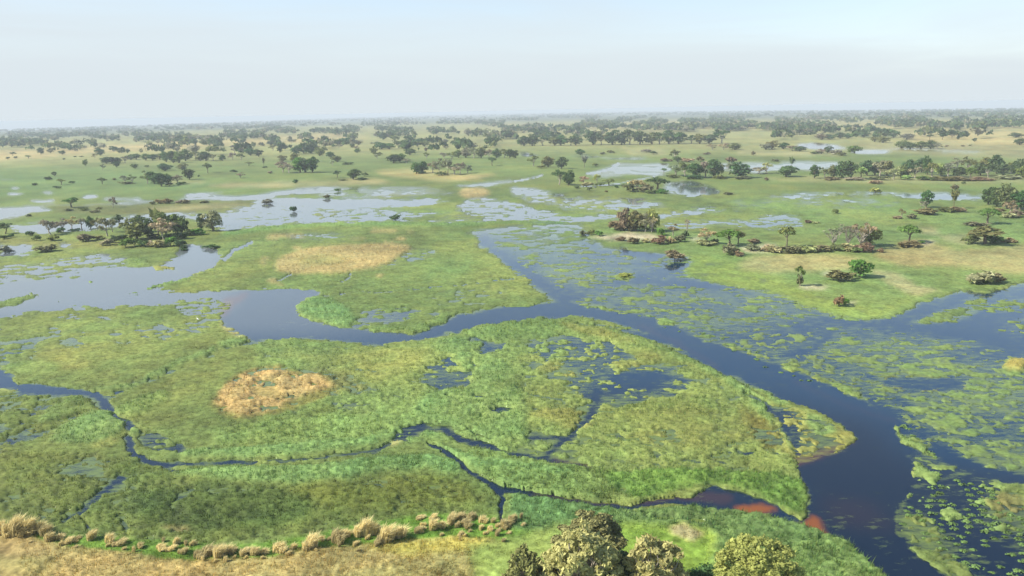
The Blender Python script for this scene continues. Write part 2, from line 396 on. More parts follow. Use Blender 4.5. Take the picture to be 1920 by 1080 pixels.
# lower right: knots of floating plants and dark leads between them
A([(1725, 870), (1770, 880), (1850, 905), (1930, 915), (1930, 1090), (1800, 1090), (1720, 1040), (1680, 995), (1690, 960), (1715, 900)], c=.24, col=P, h=.5, f=5)
A([(1850, 915), (1960, 905), (1960, 990), (1890, 1000), (1850, 960)], c=.55, col=W, h=.5, f=7)
A([(1840, 930), (1895, 925), (1960, 965), (1960, 985), (1880, 975)], c=.5, col=B, f=6, op=.5)
L([(1765, 970), (1790, 985), (1830, 1010), (1880, 1050), (1930, 1085), (2000, 1130)], [14, 34, 44, 44, 34, 34], c=.03, f=5)
L([(1770, 930), (1800, 950), (1830, 955)], 22, c=.15, f=5)
A([(1690, 960), (1740, 970), (1780, 1010), (1800, 1060), (1850, 1100), (1800, 1100), (1720, 1040), (1690, 1000)], c=.58, col=W, h=.5, f=4)
L([(1720, 872), (1735, 890), (1745, 895)], 18, c=1, col=P, h=.6, f=3); E(1783, 967, 14, 10, c=1, col=P, h=.6, f=3)
L([(1680, 800), (1690, 818), (1705, 830), (1720, 838), (1752, 858)], [6, 10, 12, 16, 6], c=1, col=P, h=.7, f=2)
L([(1700, 815), (1740, 840)], 6, c=.7, col=P, h=.6, f=3)
L([(1565, 722), (1590, 735), (1625, 752)], [5, 12, 6], c=.95, col=P, h=.5, f=2)
E(1480, 686, 18, 9, c=.9, col=P, h=.5, f=3); E(1247, 605, 18, 4.5, c=.9, col=P, h=.5, f=2); E(1290, 612, 14, 3, c=.6, col=P, f=2)
for x, y, a in ((1215, 590, 6), (1275, 612, 6), (1470, 680, 6), (1510, 700, 5), (1532, 708, 6), (1538, 724, 4), (1455, 668, 5), (1435, 662, 4), (1325, 640, 8), (1330, 630, 6), (1375, 650, 7), (1410, 662, 6), (1350, 640, 4), (1395, 640, 5)):
    E(x, y, a, a * .38, c=.85, col=P, h=.4, f=2)
L([(1075, 565), (1100, 575), (1130, 580), (1148, 580)], [3, 7, 5, 3], c=.9, col=P, h=.7, f=2)
E(1171, 519, 18, 5, c=1, col=V, h=.7, f=2)
E(1905, 686, 22, 11, c=1, col=(.32, .27, .07), h=.9, f=3)
# upper right bay
A([(1660, 602), (1690, 590), (1730, 566), (1800, 546), (1860, 546), (1920, 532), (2180, 500), (2180, 660), (1940, 642), (1720, 608)], c=.14, f=5)
A([(1700, 610), (1730, 594), (1790, 577), (1850, 572), (1830, 590), (1780, 602), (1730, 610)], c=.62, col=W, f=5)
A([(1850, 570), (1940, 560), (1940, 580), (1860, 585)], c=.5, col=W, f=7)
E(1832, 566, 20, 4, c=1, col=V, h=.4, f=3)
A([(1920, 590), (2100, 590), (2100, 640), (1860, 625)], c=.3, f=8)
# --- the dry island on the right
ISL = [(1100, 436), (1150, 428), (1240, 428), (1320, 436), (1420, 432), (1520, 430), (1600, 425), (1920, 425), (2180, 420), (2180, 505), (1920, 528), (1860, 543), (1800, 544),
       (1728, 564), (1688, 588), (1650, 600), (1590, 594), (1560, 588), (1500, 562), (1440, 544), (1340, 530), (1290, 520), (1285, 505), (1310, 490), (1290, 478), (1210, 472), (1150, 464), (1110, 450)]
A(ISL, c=1, col=LG, h=.2, f=3)
A([(1290, 478), (1340, 482), (1450, 520), (1560, 560), (1650, 575), (1740, 550), (1640, 600), (1560, 592), (1480, 560), (1340, 532), (1290, 515)], c=.93, col=(.175, .225, .05), f=7)
A([(1420, 480), (1520, 474), (1600, 482), (1640, 500), (1560, 508), (1440, 512), (1380, 500)], col=(.33, .285, .115), f=8, op=.8)
A([(1640, 470), (1720, 450), (1800, 470), (1920, 460), (2180, 455), (2180, 505), (1900, 515), (1800, 500), (1700, 500), (1640, 485)], col=(.29, .235, .095), f=10, op=.8)
A([(1625, 505), (1680, 512), (1720, 535), (1760, 545), (1720, 556), (1690, 545), (1650, 522)], col=D, f=6, op=.7)
A([(1720, 424), (1760, 428), (1760, 442), (1725, 440)], col=D, f=5, op=.7)
A([(1760, 440), (1820, 440), (1900, 452), (1810, 462), (1770, 452)], col=D, f=6, op=.6)
A([(1140, 442), (1180, 436), (1225, 440), (1240, 448), (1180, 452), (1130, 450)], col=S, f=4, op=.85)
A([(1100, 444), (1140, 442), (1150, 446), (1120, 449)], col=S, f=3, op=.8)
A([(1290, 448), (1310, 446), (1320, 450), (1300, 453)], col=S, f=3, op=.7)
A([(1385, 462), (1440, 458), (1462, 462), (1440, 474), (1400, 474)], col=S, f=4, op=.7)
A([(1440, 440), (1560, 440), (1560, 460), (1460, 465)], col=Y, f=6, op=.6)
for q in ([(1675, 404), (1710, 405), (1700, 409), (1680, 409)], [(1690, 455), (1760, 452), (1740, 460)], [(1500, 536), (1560, 538), (1540, 544), (1500, 541)], [(1585, 565), (1610, 566), (1600, 572)], [(1540, 515), (1550, 510), (1600, 523), (1580, 527)], [(1766, 398), (1815, 400), (1800, 403)]):
    A(q, col=S, f=3, op=.7)
A([(1500, 395), (1640, 390), (1920, 400), (1920, 428), (1600, 426), (1520, 418)], c=.97, col=LG, f=8)
A([(1360, 375), (1660, 372), (1720, 385), (1640, 395), (1500, 395), (1380, 392)], c=.9, col=LG, f=9)
A([(1500, 375), (1640, 374), (1640, 382), (1520, 384)], c=.72, f=6)
# --- the island in the river bend and the reed beds around it
A([(480, 640), (560, 640), (700, 650), (830, 640), (1000, 605), (1100, 605), (1220, 650), (1300, 690), (1440, 770), (1480, 830), (1500, 900), (1505, 960), (1300, 920), (1100, 900), (900, 830), (700, 830), (500, 800)], c=.72, col=LG, h=.7, f=4, op=.85)
A([(860, 622), (940, 605), (1020, 598), (1100, 603), (1210, 640), (1250, 662), (1220, 672), (1130, 640), (1030, 618), (960, 632), (900, 640)], c=1, col=LG, h=1.1, f=3)
A([(1040, 605), (1130, 620), (1200, 645), (1180, 650), (1080, 625)], c=1, col=Y, h=1, f=5, op=.8)
A([(520, 665), (700, 655), (820, 655), (800, 690), (700, 720), (620, 700)], c=.98, col=Y, h=.7, f=12, op=.5)
A([(990, 640), (1060, 628), (1130, 640), (1160, 662), (1230, 690), (1290, 708), (1310, 735), (1250, 745), (1160, 755), (1100, 760), (1080, 730), (1040, 700), (985, 690)], c=.36, h=.5, f=8)
A([(1160, 700), (1240, 695), (1260, 712), (1220, 728), (1150, 738), (1130, 725)], c=.12, h=.5, f=6)
A([(1070, 645), (1150, 640), (1175, 660), (1120, 665)], c=.3, f=6)
for x, y, a, b in ((1030, 688, 30, 11), (1070, 700, 18, 7), (1180, 686, 34, 7), (990, 672, 22, 6), (1210, 672, 30, 6), (1050, 780, 60, 12), (1080, 798, 30, 8)):
    E(x, y, a, b, c=.98, col=Y, h=.8, f=6, op=.7)
A([(1150, 765), (1230, 748), (1330, 750), (1330, 790), (1240, 790), (1170, 785)], c=1, col=LG, h=.8, f=6)
A([(1190, 770), (1300, 765), (1400, 790), (1420, 830), (1300, 850), (1200, 830)], col=Y, f=18, op=.35)
for q, w, c in (([(1122, 738), (1112, 768), (1085, 800), (1050, 830), (1020, 860)], [20, 17, 14, 12, 9], .05), ([(1296, 678), (1262, 692), (1235, 699)], 4, .25), ([(1210, 745), (1165, 758), (1150, 765)], 6, .3),
                ([(960, 812), (1010, 818), (1070, 822)], [8, 16, 12], .2), ([(1090, 818), (1170, 815)], 8, .4), ([(1360, 842), (1395, 850), (1425, 848)], [4, 12, 6], .2), ([(1340, 795), (1368, 788), (1368, 778)], 4, .35),
                ([(1000, 730), (985, 765), (975, 790)], 2.5, .4), ([(960, 780), (1040, 778), (1080, 772)], 2, .45), ([(965, 700), (1010, 708), (1060, 706)], [10, 12, 5], .45), ([(1100, 755), (1160, 760)], 8, .4), ([(1430, 820), (1470, 860)], 14, .5)):
    L(q, w, c=c, f=3)
A([(1380, 760), (1440, 790), (1470, 830), (1440, 850), (1400, 800)], c=.62, col=(.14, .13, .03), f=8)
for q, w, c in (([(1000, 645), (1080, 640), (1150, 655), (1210, 685)], [6, 12, 10, 6], .38), ([(1010, 665), (1090, 672), (1160, 690), (1250, 700)], [5, 9, 12, 8], .36), ([(1060, 715), (1140, 718), (1200, 735)], [5, 9, 6], .36),
                ([(980, 740), (1040, 748), (1100, 745)], [4, 8, 5], .42), ([(1250, 860), (1330, 868), (1400, 880)], [5, 10, 6], .42), ([(1130, 850), (1210, 856), (1270, 850)], [4, 8, 4], .45), ([(560, 700), (640, 690), (740, 700)], [5, 9, 5], .46), ([(620, 760), (700, 755), (780, 745)], [5, 8, 4], .46)):
    L(q, w, c=c, f=4)
# fringe along the river and the fan of drowned reed at its point
L([(1230, 655), (1290, 678), (1340, 702), (1390, 730), (1430, 765), (1455, 800)], [8, 14, 16, 20, 26, 22], c=1, col=P, h=1.0, f=2)
L([(1070, 593), (1110, 599), (1170, 613), (1220, 628)], [3, 7, 8, 4], c=.95, col=LG, h=.6, f=2)
L([(1185, 631), (1240, 647), (1285, 660)], [4, 9, 5], c=.9, col=P, h=.6, f=2)
L([(1070, 603), (1140, 613), (1180, 625)], [3, 6, 3], c=.08, f=2)
L([(1372, 705), (1430, 735), (1480, 768), (1530, 790)], [6, 10, 12, 14], c=.8, col=P, h=.6, f=3)
A([(1440, 760), (1480, 766), (1540, 790), (1606, 822), (1570, 848), (1500, 868), (1470, 850), (1450, 810)], c=.5, col=(.2, .2, .05), h=.3, f=5)
A([(1510, 775), (1545, 790), (1570, 810), (1540, 822), (1510, 800)], c=.72, col=P, h=.5, f=4)
L([(1440, 775), (1460, 800), (1475, 830), (1490, 855)], [4, 10, 10, 5], c=.75, col=P, h=.6, f=3)
L([(1400, 738), (1440, 762), (1460, 782), (1480, 815), (1500, 850)], [6, 11, 11, 10, 8], c=.06, f=3)
L([(1465, 775), (1490, 800), (1500, 830)], [4, 8, 6], c=.1, f=3)
# pools and leads in the reed bed in the middle
A([(795, 690), (830, 672), (870, 665), (890, 680), (880, 720), (840, 730), (790, 728)], c=.40, h=.8, f=5)
L([(940, 648), (915, 650), (895, 640), (880, 628)], [14, 20, 14, 8], c=.15, f=3)
L([(920, 655), (890, 668), (880, 690), (890, 710), (875, 728)], [16, 12, 10, 10, 6], c=.2, f=3)
E(868, 672, 14, 8, c=1, col=P, h=1.0, f=2); E(875, 688, 14, 8, c=1, col=P, h=1.0, f=2); E(895, 646, 12, 5, c=1, col=P, h=.95, f=2); E(842, 627, 13, 3.5, c=1, col=P, h=.8, f=2)
A([(905, 668), (945, 680), (975, 720), (985, 770), (992, 822), (900, 832), (850, 800), (790, 795), (775, 765), (820, 730), (880, 735), (895, 700)], c=1, col=P, h=1.05, f=8, op=.9)
A([(820, 640), (870, 635), (890, 655), (850, 668), (810, 660)], c=1, col=P, h=.95, f=6)
for x, y, a, b, c in ((897, 745, 12, 5, .1), (943, 770, 24, 9, .25), (790, 770, 16, 4, .3), (842, 745, 8, 4, .3), (830, 735, 8, 4, .4), (900, 785, 10, 5, .5), (700, 820, 12, 3, .3)):
    E(x, y, a, b, c=c, f=3)
# tan reed knoll with tussocks in rows
A([(395, 762), (412, 745), (430, 715), (470, 694), (530, 685), (565, 700), (620, 704), (655, 722), (620, 745), (560, 765), (500, 784), (450, 790), (410, 775)], c=.78, col=(.17, .16, .04), h=.4, f=6)
A([(405, 755), (428, 720), (470, 696), (530, 688), (545, 700), (500, 715), (470, 740), (520, 752), (560, 745), (500, 778), (450, 783), (415, 768)], c=.76, col=(.38, .27, .10), h=1.0, f=4)
A([(515, 705), (560, 702), (625, 708), (645, 722), (600, 735), (560, 745), (525, 740)], c=.76, col=(.38, .27, .10), h=1.0, f=4)
L([(540, 745), (560, 742), (575, 738)], 12, c=.1, f=4); A([(470, 715), (560, 705), (580, 740), (500, 765), (455, 750)], c=.70, col=(.36, .26, .10), f=8, op=.6)
A([(560, 690), (620, 695), (670, 712), (690, 740), (640, 735), (600, 705)], c=.66, col=K, f=7)
A([(420, 790), (520, 785), (620, 762), (640, 780), (540, 800), (440, 800)], c=.68, col=O, f=8)
# --- channels and reeds lower left
A([(-260, 690), (0, 692), (18, 701), (34, 719), (90, 724), (140, 728), (180, 738), (182, 748), (130, 743), (60, 744), (0, 737), (-260, 740)], c=.0, f=2)
A([(-260, 728), (0, 728), (25, 728), (40, 732), (30, 735), (0, 736), (-260, 738)], c=1, col=(.26, .3, .09), h=.3, f=2)
A([(-260, 745), (0, 738), (130, 742), (180, 748), (190, 770), (130, 790), (60, 830), (0, 850), (-260, 850)], c=.62, col=O, h=.5, f=6)
A([(40, 740), (90, 745), (60, 790), (40, 810)], c=.55, f=8)
A([(80, 770), (140, 745), (175, 755), (180, 765), (120, 785), (75, 800)], c=.97, col=LG, h=.9, f=5)
L([(178, 740), (192, 752), (206, 768), (216, 778)], [14, 18, 18, 12], c=.02, f=2)
L([(345, 687), (300, 703), (255, 720), (225, 735), (195, 746)], [6, 12, 12, 14, 12], c=.15, f=3)
L([(470, 640), (430, 652), (400, 662), (370, 676), (345, 687)], [5, 8, 8, 5, 6], c=.4, f=3)
L([(480, 641), (450, 648), (425, 652)], [8, 10, 5], c=.15, f=2)
A([(405, 645), (455, 632), (465, 640), (450, 648), (410, 652)], c=1, col=P, h=.95, f=2)
L([(170, 732), (240, 728), (300, 700), (310, 690), (370, 668), (400, 655)], [5, 12, 10, 10, 10, 10], c=.98, col=P, h=.95, f=3)
A([(215, 770), (260, 745), (310, 735), (320, 750), (270, 775), (240, 785)], c=1, col=LG, h=1.1, f=4)
A([(120, 800), (170, 772), (215, 775), (235, 790), (225, 815), (180, 830), (130, 835), (90, 830)], c=.93, col=P, h=1.0, f=4)
A([(170, 838), (210, 822), (220, 828), (195, 842)], c=1, col=Y, h=.7, f=3)
L([(0, 837), (60, 820), (125, 794), (170, 775)], [6, 6, 5, 2], c=.1, f=2); L([(-60, 900), (20, 886), (80, 872), (140, 860)], 6, c=.45, f=4); L([(45, 785), (35, 830), (22, 850)], 5, c=.4, f=3)
L([(216, 778), (236, 790), (246, 812), (240, 832), (252, 855), (285, 868), (312, 873)], [10, 12, 11, 10, 12, 16, 14], c=.03, f=2)
A([(245, 795), (300, 808), (340, 835), (345, 850), (300, 850), (262, 835)], c=.42, h=.6, f=5)
E(252, 812, 9, 6, c=1, col=P, h=1, f=2)
L([(340, 845), (380, 850), (430, 848)], [6, 9, 5], c=.15, f=2)
L([(312, 873), (370, 869), (440, 868), (480, 866), (540, 862), (620, 855), (700, 845), (728, 836), (745, 816), (770, 802), (795, 798), (825, 802)], [10, 5, 8, 6, 8, 5, 7, 11, 11, 12, 10, 9], c=.08, f=2)
A([(725, 835), (750, 805), (775, 795), (810, 800), (812, 820), (780, 826), (750, 830)], c=.25, f=5)
A([(735, 826), (760, 822), (745, 836), (728, 842)], c=.9, col=T, f=3, op=.6)
E(325, 887, 12, 5, c=.1, f=2); E(600, 868, 20, 5, c=.35, f=3); E(530, 825, 14, 6, c=.4, f=4)
L([(330, 893), (400, 890), (470, 893), (560, 893), (640, 885), (720, 872), (800, 868), (850, 878)], [14, 34, 44, 50, 46, 40, 40, 30], c=1, col=P, h=1.1, f=6)
L([(350, 853), (420, 850), (480, 850), (560, 842), (640, 835), (700, 828)], [14, 20, 26, 30, 28, 20], c=1, col=P, h=1.05, f=4)
L([(312, 873), (380, 870), (480, 867), (620, 856), (700, 846), (728, 837)], [9, 5, 8, 5, 8, 9], c=.08, f=2)
A([(390, 810), (520, 790), (660, 780), (740, 795), (700, 820), (560, 832), (420, 838)], c=.9, col=LG, h=1.0, f=10)
L([(806, 836), (835, 848), (862, 866), (885, 885), (912, 902), (932, 916)], [8, 12, 11, 11, 14, 20], c=.0, f=1)
L([(825, 802), (862, 824), (900, 834), (950, 850), (1000, 860), (1060, 868), (1112, 876)], [8, 13, 15, 12, 9, 7, 4], c=.1, f=2)
L([(826, 800), (880, 808), (930, 830)], 7, c=.35, f=3)
L([(912, 902), (932, 916), (990, 926), (1060, 937), (1120, 946), (1185, 955), (1215, 946), (1250, 938), (1300, 940)], [14, 22, 16, 14, 14, 16, 14, 16, 22], c=.0, f=1)
A([(1285, 945), (1300, 932), (1335, 914), (1390, 925), (1440, 945), (1490, 970), (1500, 980), (1470, 976), (1430, 962), (1380, 955), (1320, 950)], c=.0, f=2)
L([(934, 916), (942, 940), (939, 965), (945, 1000), (945, 1016)], [14, 9, 7, 5, 4], c=.02, f=1)
A([(1200, 890), (1290, 895), (1340, 915), (1290, 925), (1230, 910)], c=.55, f=8)
L([(760, 848), (860, 852), (960, 880)], 6, c=.4, f=3)
# reeds on the near shore of the channel
A([(900, 830), (1000, 862), (1100, 880), (1250, 890), (1200, 945), (1100, 935), (950, 918), (870, 860)], c=.95, col=LG, h=1.0, f=5)
L([(820, 840), (900, 870), (1000, 880), (1060, 890)], [8, 18, 22, 16], c=1, col=P, h=1.05, f=4)
A([(1120, 890), (1300, 880), (1460, 890), (1505, 905), (1512, 940), (1500, 968), (1440, 940), (1390, 918), (1330, 908), (1260, 925), (1190, 940)], c=.84, col=(.11, .20, .04), h=.95, f=6)
A([(960, 930), (1080, 945), (1190, 962), (1300, 952), (1420, 965), (1500, 985), (1560, 1010), (1610, 1040), (1660, 1090), (1900, 1330), (900, 1330), (960, 1000)], c=.96, col=(.105, .18, .055), h=1.0, f=5)
A([(1490, 1030), (1560, 1012), (1600, 1030), (1650, 1080), (1780, 1200), (1500, 1200), (1460, 1060)], c=1, col=P, h=1.25, f=4)
L([(1460, 1035), (1500, 1022), (1540, 1010)], 5, c=.1, f=2)
L([(1320, 965), (1400, 975), (1440, 985)], [4, 10, 6], c=.45, f=4); L([(1180, 968), (1320, 980)], 14, c=.6, f=6)
L([(806, 836), (835, 848), (862, 866), (885, 885), (912, 902), (932, 916)], [8, 12, 11, 11, 14, 20], c=.0, f=1)
L([(825, 802), (862, 824), (900, 834), (950, 850), (1000, 860), (1060, 868), (1112, 876)], [8, 14, 17, 13, 9, 7, 4], c=.05, f=2)
L([(912, 902), (932, 916), (990, 926), (1060, 937), (1120, 946), (1185, 955), (1215, 946), (1250, 938), (1300, 940)], [12, 19, 14, 13, 13, 15, 13, 16, 22], c=.0, f=1)
A([(1285, 945), (1300, 930), (1335, 912), (1390, 922), (1440, 942), (1490, 968), (1502, 982), (1470, 978), (1430, 964), (1380, 958), (1320, 953)], c=.0, f=2)
E(800, 815, 16, 6, c=.95, col=P, h=.8, f=4); E(812, 800, 10, 3, c=.8, col=P, h=.7, f=3); E(772, 824, 10, 4, c=.8, col=P, h=.7, f=3)
# --- dark olive swamp grass bottom left
A([(-260, 850), (0, 850), (130, 850), (240, 860), (320, 890), (460, 915), (640, 905), (780, 890), (880, 900), (925, 930), (930, 985), (800, 965), (600, 1000), (350, 1020), (100, 1000), (-260, 985)], c=.74, col=O, h=.7, f=10)
A([(240, 930), (420, 905), (620, 930), (560, 985), (380, 1000), (260, 980)], c=.9, col=(.05, .085, .02), h=.7, f=14, op=.7)
A([(540, 920), (780, 895), (880, 905), (900, 940), (760, 960), (620, 960)], col=(.11, .12, .02), f=14, op=.6)
A([(330, 905), (560, 915), (720, 900), (700, 915), (560, 930), (400, 925)], c=.7, f=8)
for q, w in (([(226, 896), (190, 925), (150, 960), (118, 980)], [14, 11, 9, 8]), ([(150, 960), (155, 975), (165, 990)], 6), ([(362, 917), (340, 932), (322, 948)], [5, 4, 3]), ([(225, 970), (245, 1025), (228, 1040)], 3)):
    L(q, w, c=.1, f=2)
for x, y, a, b, c in ((120, 880, 60, 10, .62), (290, 905, 30, 6, .55), (590, 935, 20, 6, .5), (700, 905, 40, 6, .6), (430, 925, 40, 8, .6), (20, 940, 25, 8, .6)):
    E(x, y, a, b, c=c, f=6)
E(330, 994, 26, 4, col=T, f=4, op=.5)
L([(932, 914), (942, 940), (939, 965), (944, 1000), (946, 1016)], [16, 10, 8, 6, 4], c=.0, f=1)
# --- the near bank: green edge, then tan grass
A([(-260, 960), (0, 980), (80, 1005), (200, 1010), (330, 1020), (450, 1025), (560, 1010), (700, 985), (800, 965), (930, 975), (960, 1000), (1000, 1000), (1000, 1330), (-260, 1330)], c=1, col=(.12, .21, .03), h=.5, f=6)
A([(-260, 990), (30, 996), (110, 1025), (230, 1040), (350, 1056), (430, 1050), (500, 1052), (580, 1032), (680, 1025), (800, 1016), (870, 1012), (960, 1020), (1020, 1040), (1020, 1330), (-260, 1330)], c=1, col=(.30, .255, .09), h=.8, f=5)
A([(100, 1040), (350, 1060), (500, 1058), (620, 1034), (760, 1030), (800, 1050), (600, 1090), (100, 1090)], col=(.38, .285, .105), f=10, op=.7)
A([(680, 1030), (850, 1014), (930, 1016), (900, 1035), (760, 1050)], col=(.40, .33, .07), f=8, op=.8)
A([(-260, 1000), (30, 1000), (110, 1035), (80, 1050), (-260, 1050)], col=(.30, .21, .085), f=8, op=.6)
A([(880, 1030), (1000, 1000), (1060, 985), (1090, 1000), (1050, 1090), (900, 1200)], c=1, col=(.21, .255, .06), h=.3, f=8)
A([(1150, 985), (1250, 990), (1310, 990), (1340, 1010), (1330, 1100), (1500, 1330), (1100, 1330)], c=1, col=(.17, .26, .04), h=.25, f=8)
A([(1255, 992), (1290, 988), (1320, 1002), (1300, 1020), (1260, 1005)], c=1, col=D, h=.6, f=5)
# --- colour of the bed where the water is shallow over sand (0 deep, 1 sandbank)
bed = np.zeros((CH, CW))
def bedp(mw, v, f):
    m, w = mw
    bed[w] = np.maximum(bed[w], blur(m, f / 2) * v)
bedp(poly_mask(ring(1414, 955, 38, 9), 3), 1.0, 3)
bedp(poly_mask([(1488, 982), (1505, 985), (1520, 962), (1540, 985), (1552, 1006), (1525, 1000)], 5), .95, 5)
bedp(poly_mask([(1460, 862), (1520, 850), (1580, 828), (1600, 826), (1560, 850), (1520, 866), (1500, 872), (1480, 880)], 6), .28, 6)
bedp(stroke_mask([(1000, 928), (1120, 944), (1210, 942), (1260, 930), (1360, 935)], [10, 10, 16, 16, 30], 3), .14, 3)
bedp(stroke_mask([(1040, 864), (1110, 874)], 10, 3), .18, 3)
bedp(poly_mask([(1540, 930), (1640, 940), (1680, 1000), (1560, 985)], 20), .05, 20)
bedp(stroke_mask([(1200, 610), (1260, 640), (1350, 690)], 8, 5), .08, 5)
bedp(stroke_mask([(1490, 715), (1600, 765), (1680, 790)], 6, 6), .08, 6)
bedp(poly_mask([(420, 560), (470, 545), (440, 575), (420, 600), (415, 590)], 5), .3, 5)
# pale sky sheen painted on the sheets left and far off (1 pale, 0 none)
sky_sheen = np.maximum(sstep(452, 410, CV) * (.45 + .55 * sstep(340, 375, CV)), sstep(560, 380, CU) * sstep(650, 560, CV)) * sstep(1560, 1000, CU - (450 - np.minimum(CV, 450)) * 5)
sky_sheen = np.maximum(sky_sheen, .55 * sstep(900, 560, CU) * sstep(660, 600, CV))
# darker navy in the deep main channel: less painted sky blue
deep = np.zeros((CH, CW))
m_, w_ = poly_mask([(1430, 740), (1560, 770), (1650, 790), (1720, 860), (1960, 900), (2180, 900), (2180, 1320), (1500, 1320), (1480, 900), (1280, 960), (900, 930), (1280, 920), (1480, 860)], 40)
deep[w_] = blur(m_, 20)
deep = np.maximum(deep, .85 * sstep(700, 780, CV) * sstep(1560, 1420, CU))  # the near channels too: less sky blue in their colour
# uneven shorelines: bend the whole map a little
wu = (vnoise(CU / 26, CV / 13, 3) - .5) * 9 + (vnoise(CU / 9, CV / 5, 4) - .5) * 5
wv = (vnoise(CU / 26, CV / 13, 5) - .5) * 4.5 + (vnoise(CU / 9, CV / 5, 6) - .5) * 2.4
amt = 0.35 + 0.65 * sstep(330, 700, CV)
wi = np.clip(np.round((CU + wu * amt - X0) / 2 - .5).astype(int), 0, CW - 1)
wj = np.clip(np.round((CV + wv * amt - Y0) / 2 - .5).astype(int), 0, CH - 1)
cov, hgt, bed = cov[wj, wi], hgt[wj, wi], bed[wj, wi]
rgb = rgb[wj, wi]

def look(a, u, v):
    fx = np.clip((u - X0) / 2 - .5, 0, CW - 1.001); fy = np.clip((v - Y0) / 2 - .5, 0, CH - 1.001)
    i, j = fx.astype(int), fy.astype(int)
    fx, fy = fx - i, fy - j
    if a.ndim == 3: fx, fy = fx[:, None], fy[:, None]
    return (a[j, i] * (1 - fx) + a[j, i + 1] * fx) * (1 - fy) + (a[j + 1, i] * (1 - fx) + a[j + 1, i + 1] * fx) * fy

def field(x, y):
    """plant cover at points of the plain: signed cover s (above .5 plants stand out of the water), colour, plant height, sandbank"""
    zp = z_plain(x, y)
    u, v = to_px(x, y, zp)
    back = y < 20
    u = np.where(back, 0, u); v = np.where(back, 330, v)
    c, h, bd = look(cov, u, v), look(hgt, u, v), look(bed, u, v)
    col = look(rgb, u, v)
    r = np.hypot(x, y)
    cell = np.maximum(r * .0012, r * r / 36000 * .8)          # size of one cell of the sheet here
    n = np.zeros_like(x); wsum = np.zeros_like(x)
    a = .45
    for k in range(9):
        w = sstep(.5, 1.6, a * 1.5 / cell) * (1.2, 1.5, 1.4, 1.0, .6, .35, .25, .22, .2)[k]
        n += w * (vnoise(x / (a * 1.35) + 11.3 * k, y / a + 7.1 * k, 20 + k) - .5); wsum += w * w
        a *= 2.2
        if k == 2: nf = n / np.sqrt(np.maximum(wsum, .1)) * 1.9
    n = n / np.sqrt(np.maximum(wsum, .1)) * 1.9
    n = np.where(h < .6, .85 * nf + .45 * n, n)               # low floating plants break up finer than tall reed               # about -1 .. 1
    fine = vnoise(x / .55, y / .55, 50) - .5
    s = c + n * (.06 + 1.9 * c * (1 - c))
    return dict(zp=zp, s=s, c=c, h=h, col=col, bed=bd, n=n, fine=fine, r=r, u=u, v=v)

def ground_z(x, y):
    f = field(np.array([x], float), np.array([y], float))
    return float(f['zp'][0] + (-.1 if f['s'][0] < .5 else .5 * f['h'][0]))
# ------------------------------------------------------------------ materials
def new_mat(name):
    m = bpy.data.materials.new(name)
    m.use_nodes = True
    m.node_tree.nodes.clear()
    return m, m.node_tree.nodes, m.node_tree.links

def noise(n, l, scale, detail=4, vec=None, rough=.55):
    t = n.new('ShaderNodeTexNoise')
    t.inputs['Scale'].default_value = scale
    t.inputs['Detail'].default_value = detail
    t.inputs['Roughness'].default_value = rough
    if vec is not None: l.new(vec, t.inputs['Vector'])
    return t.outputs['Fac']

def maprange(n, l, val, a, b, c, d):
    t = n.new('ShaderNodeMapRange')
    t.inputs['From Min'].default_value = a; t.inputs['From Max'].default_value = b
    t.inputs['To Min'].default_value = c; t.inputs['To Max'].default_value = d
    l.new(val, t.inputs['Value'])
    return t.outputs['Result']

def attr(n, name, out='Color'):
    t = n.new('ShaderNodeAttribute'); t.attribute_name = name
    return t.outputs[out]

def scaled(n, l, colour, fac):
    t = n.new('ShaderNodeVectorMath'); t.operation = 'SCALE'
    l.new(colour, t.inputs[0]); l.new(fac, t.inputs['Scale'])
    return t.outputs[0]

def water_bsdf(n, l):
    geo = n.new('ShaderNodeNewGeometry')
    mp = n.new('ShaderNodeMapping'); mp.inputs['Scale'].default_value = (.5, 1.0, 1)
    l.new(geo.outputs['Position'], mp.inputs['Vector'])
    b = n.new('ShaderNodeBump')
    b.inputs['Strength'].default_value = .10
    b.inputs['Distance'].default_value = .05
    l.new(noise(n, l, 1.3, 3, mp.outputs['Vector']), b.inputs['Height'])
    p = n.new('ShaderNodeBsdfPrincipled')
    p.inputs['Roughness'].default_value = .06
    p.inputs['IOR'].default_value = 1.333
    l.new(b.outputs['Normal'], p.inputs['Normal'])
    return p

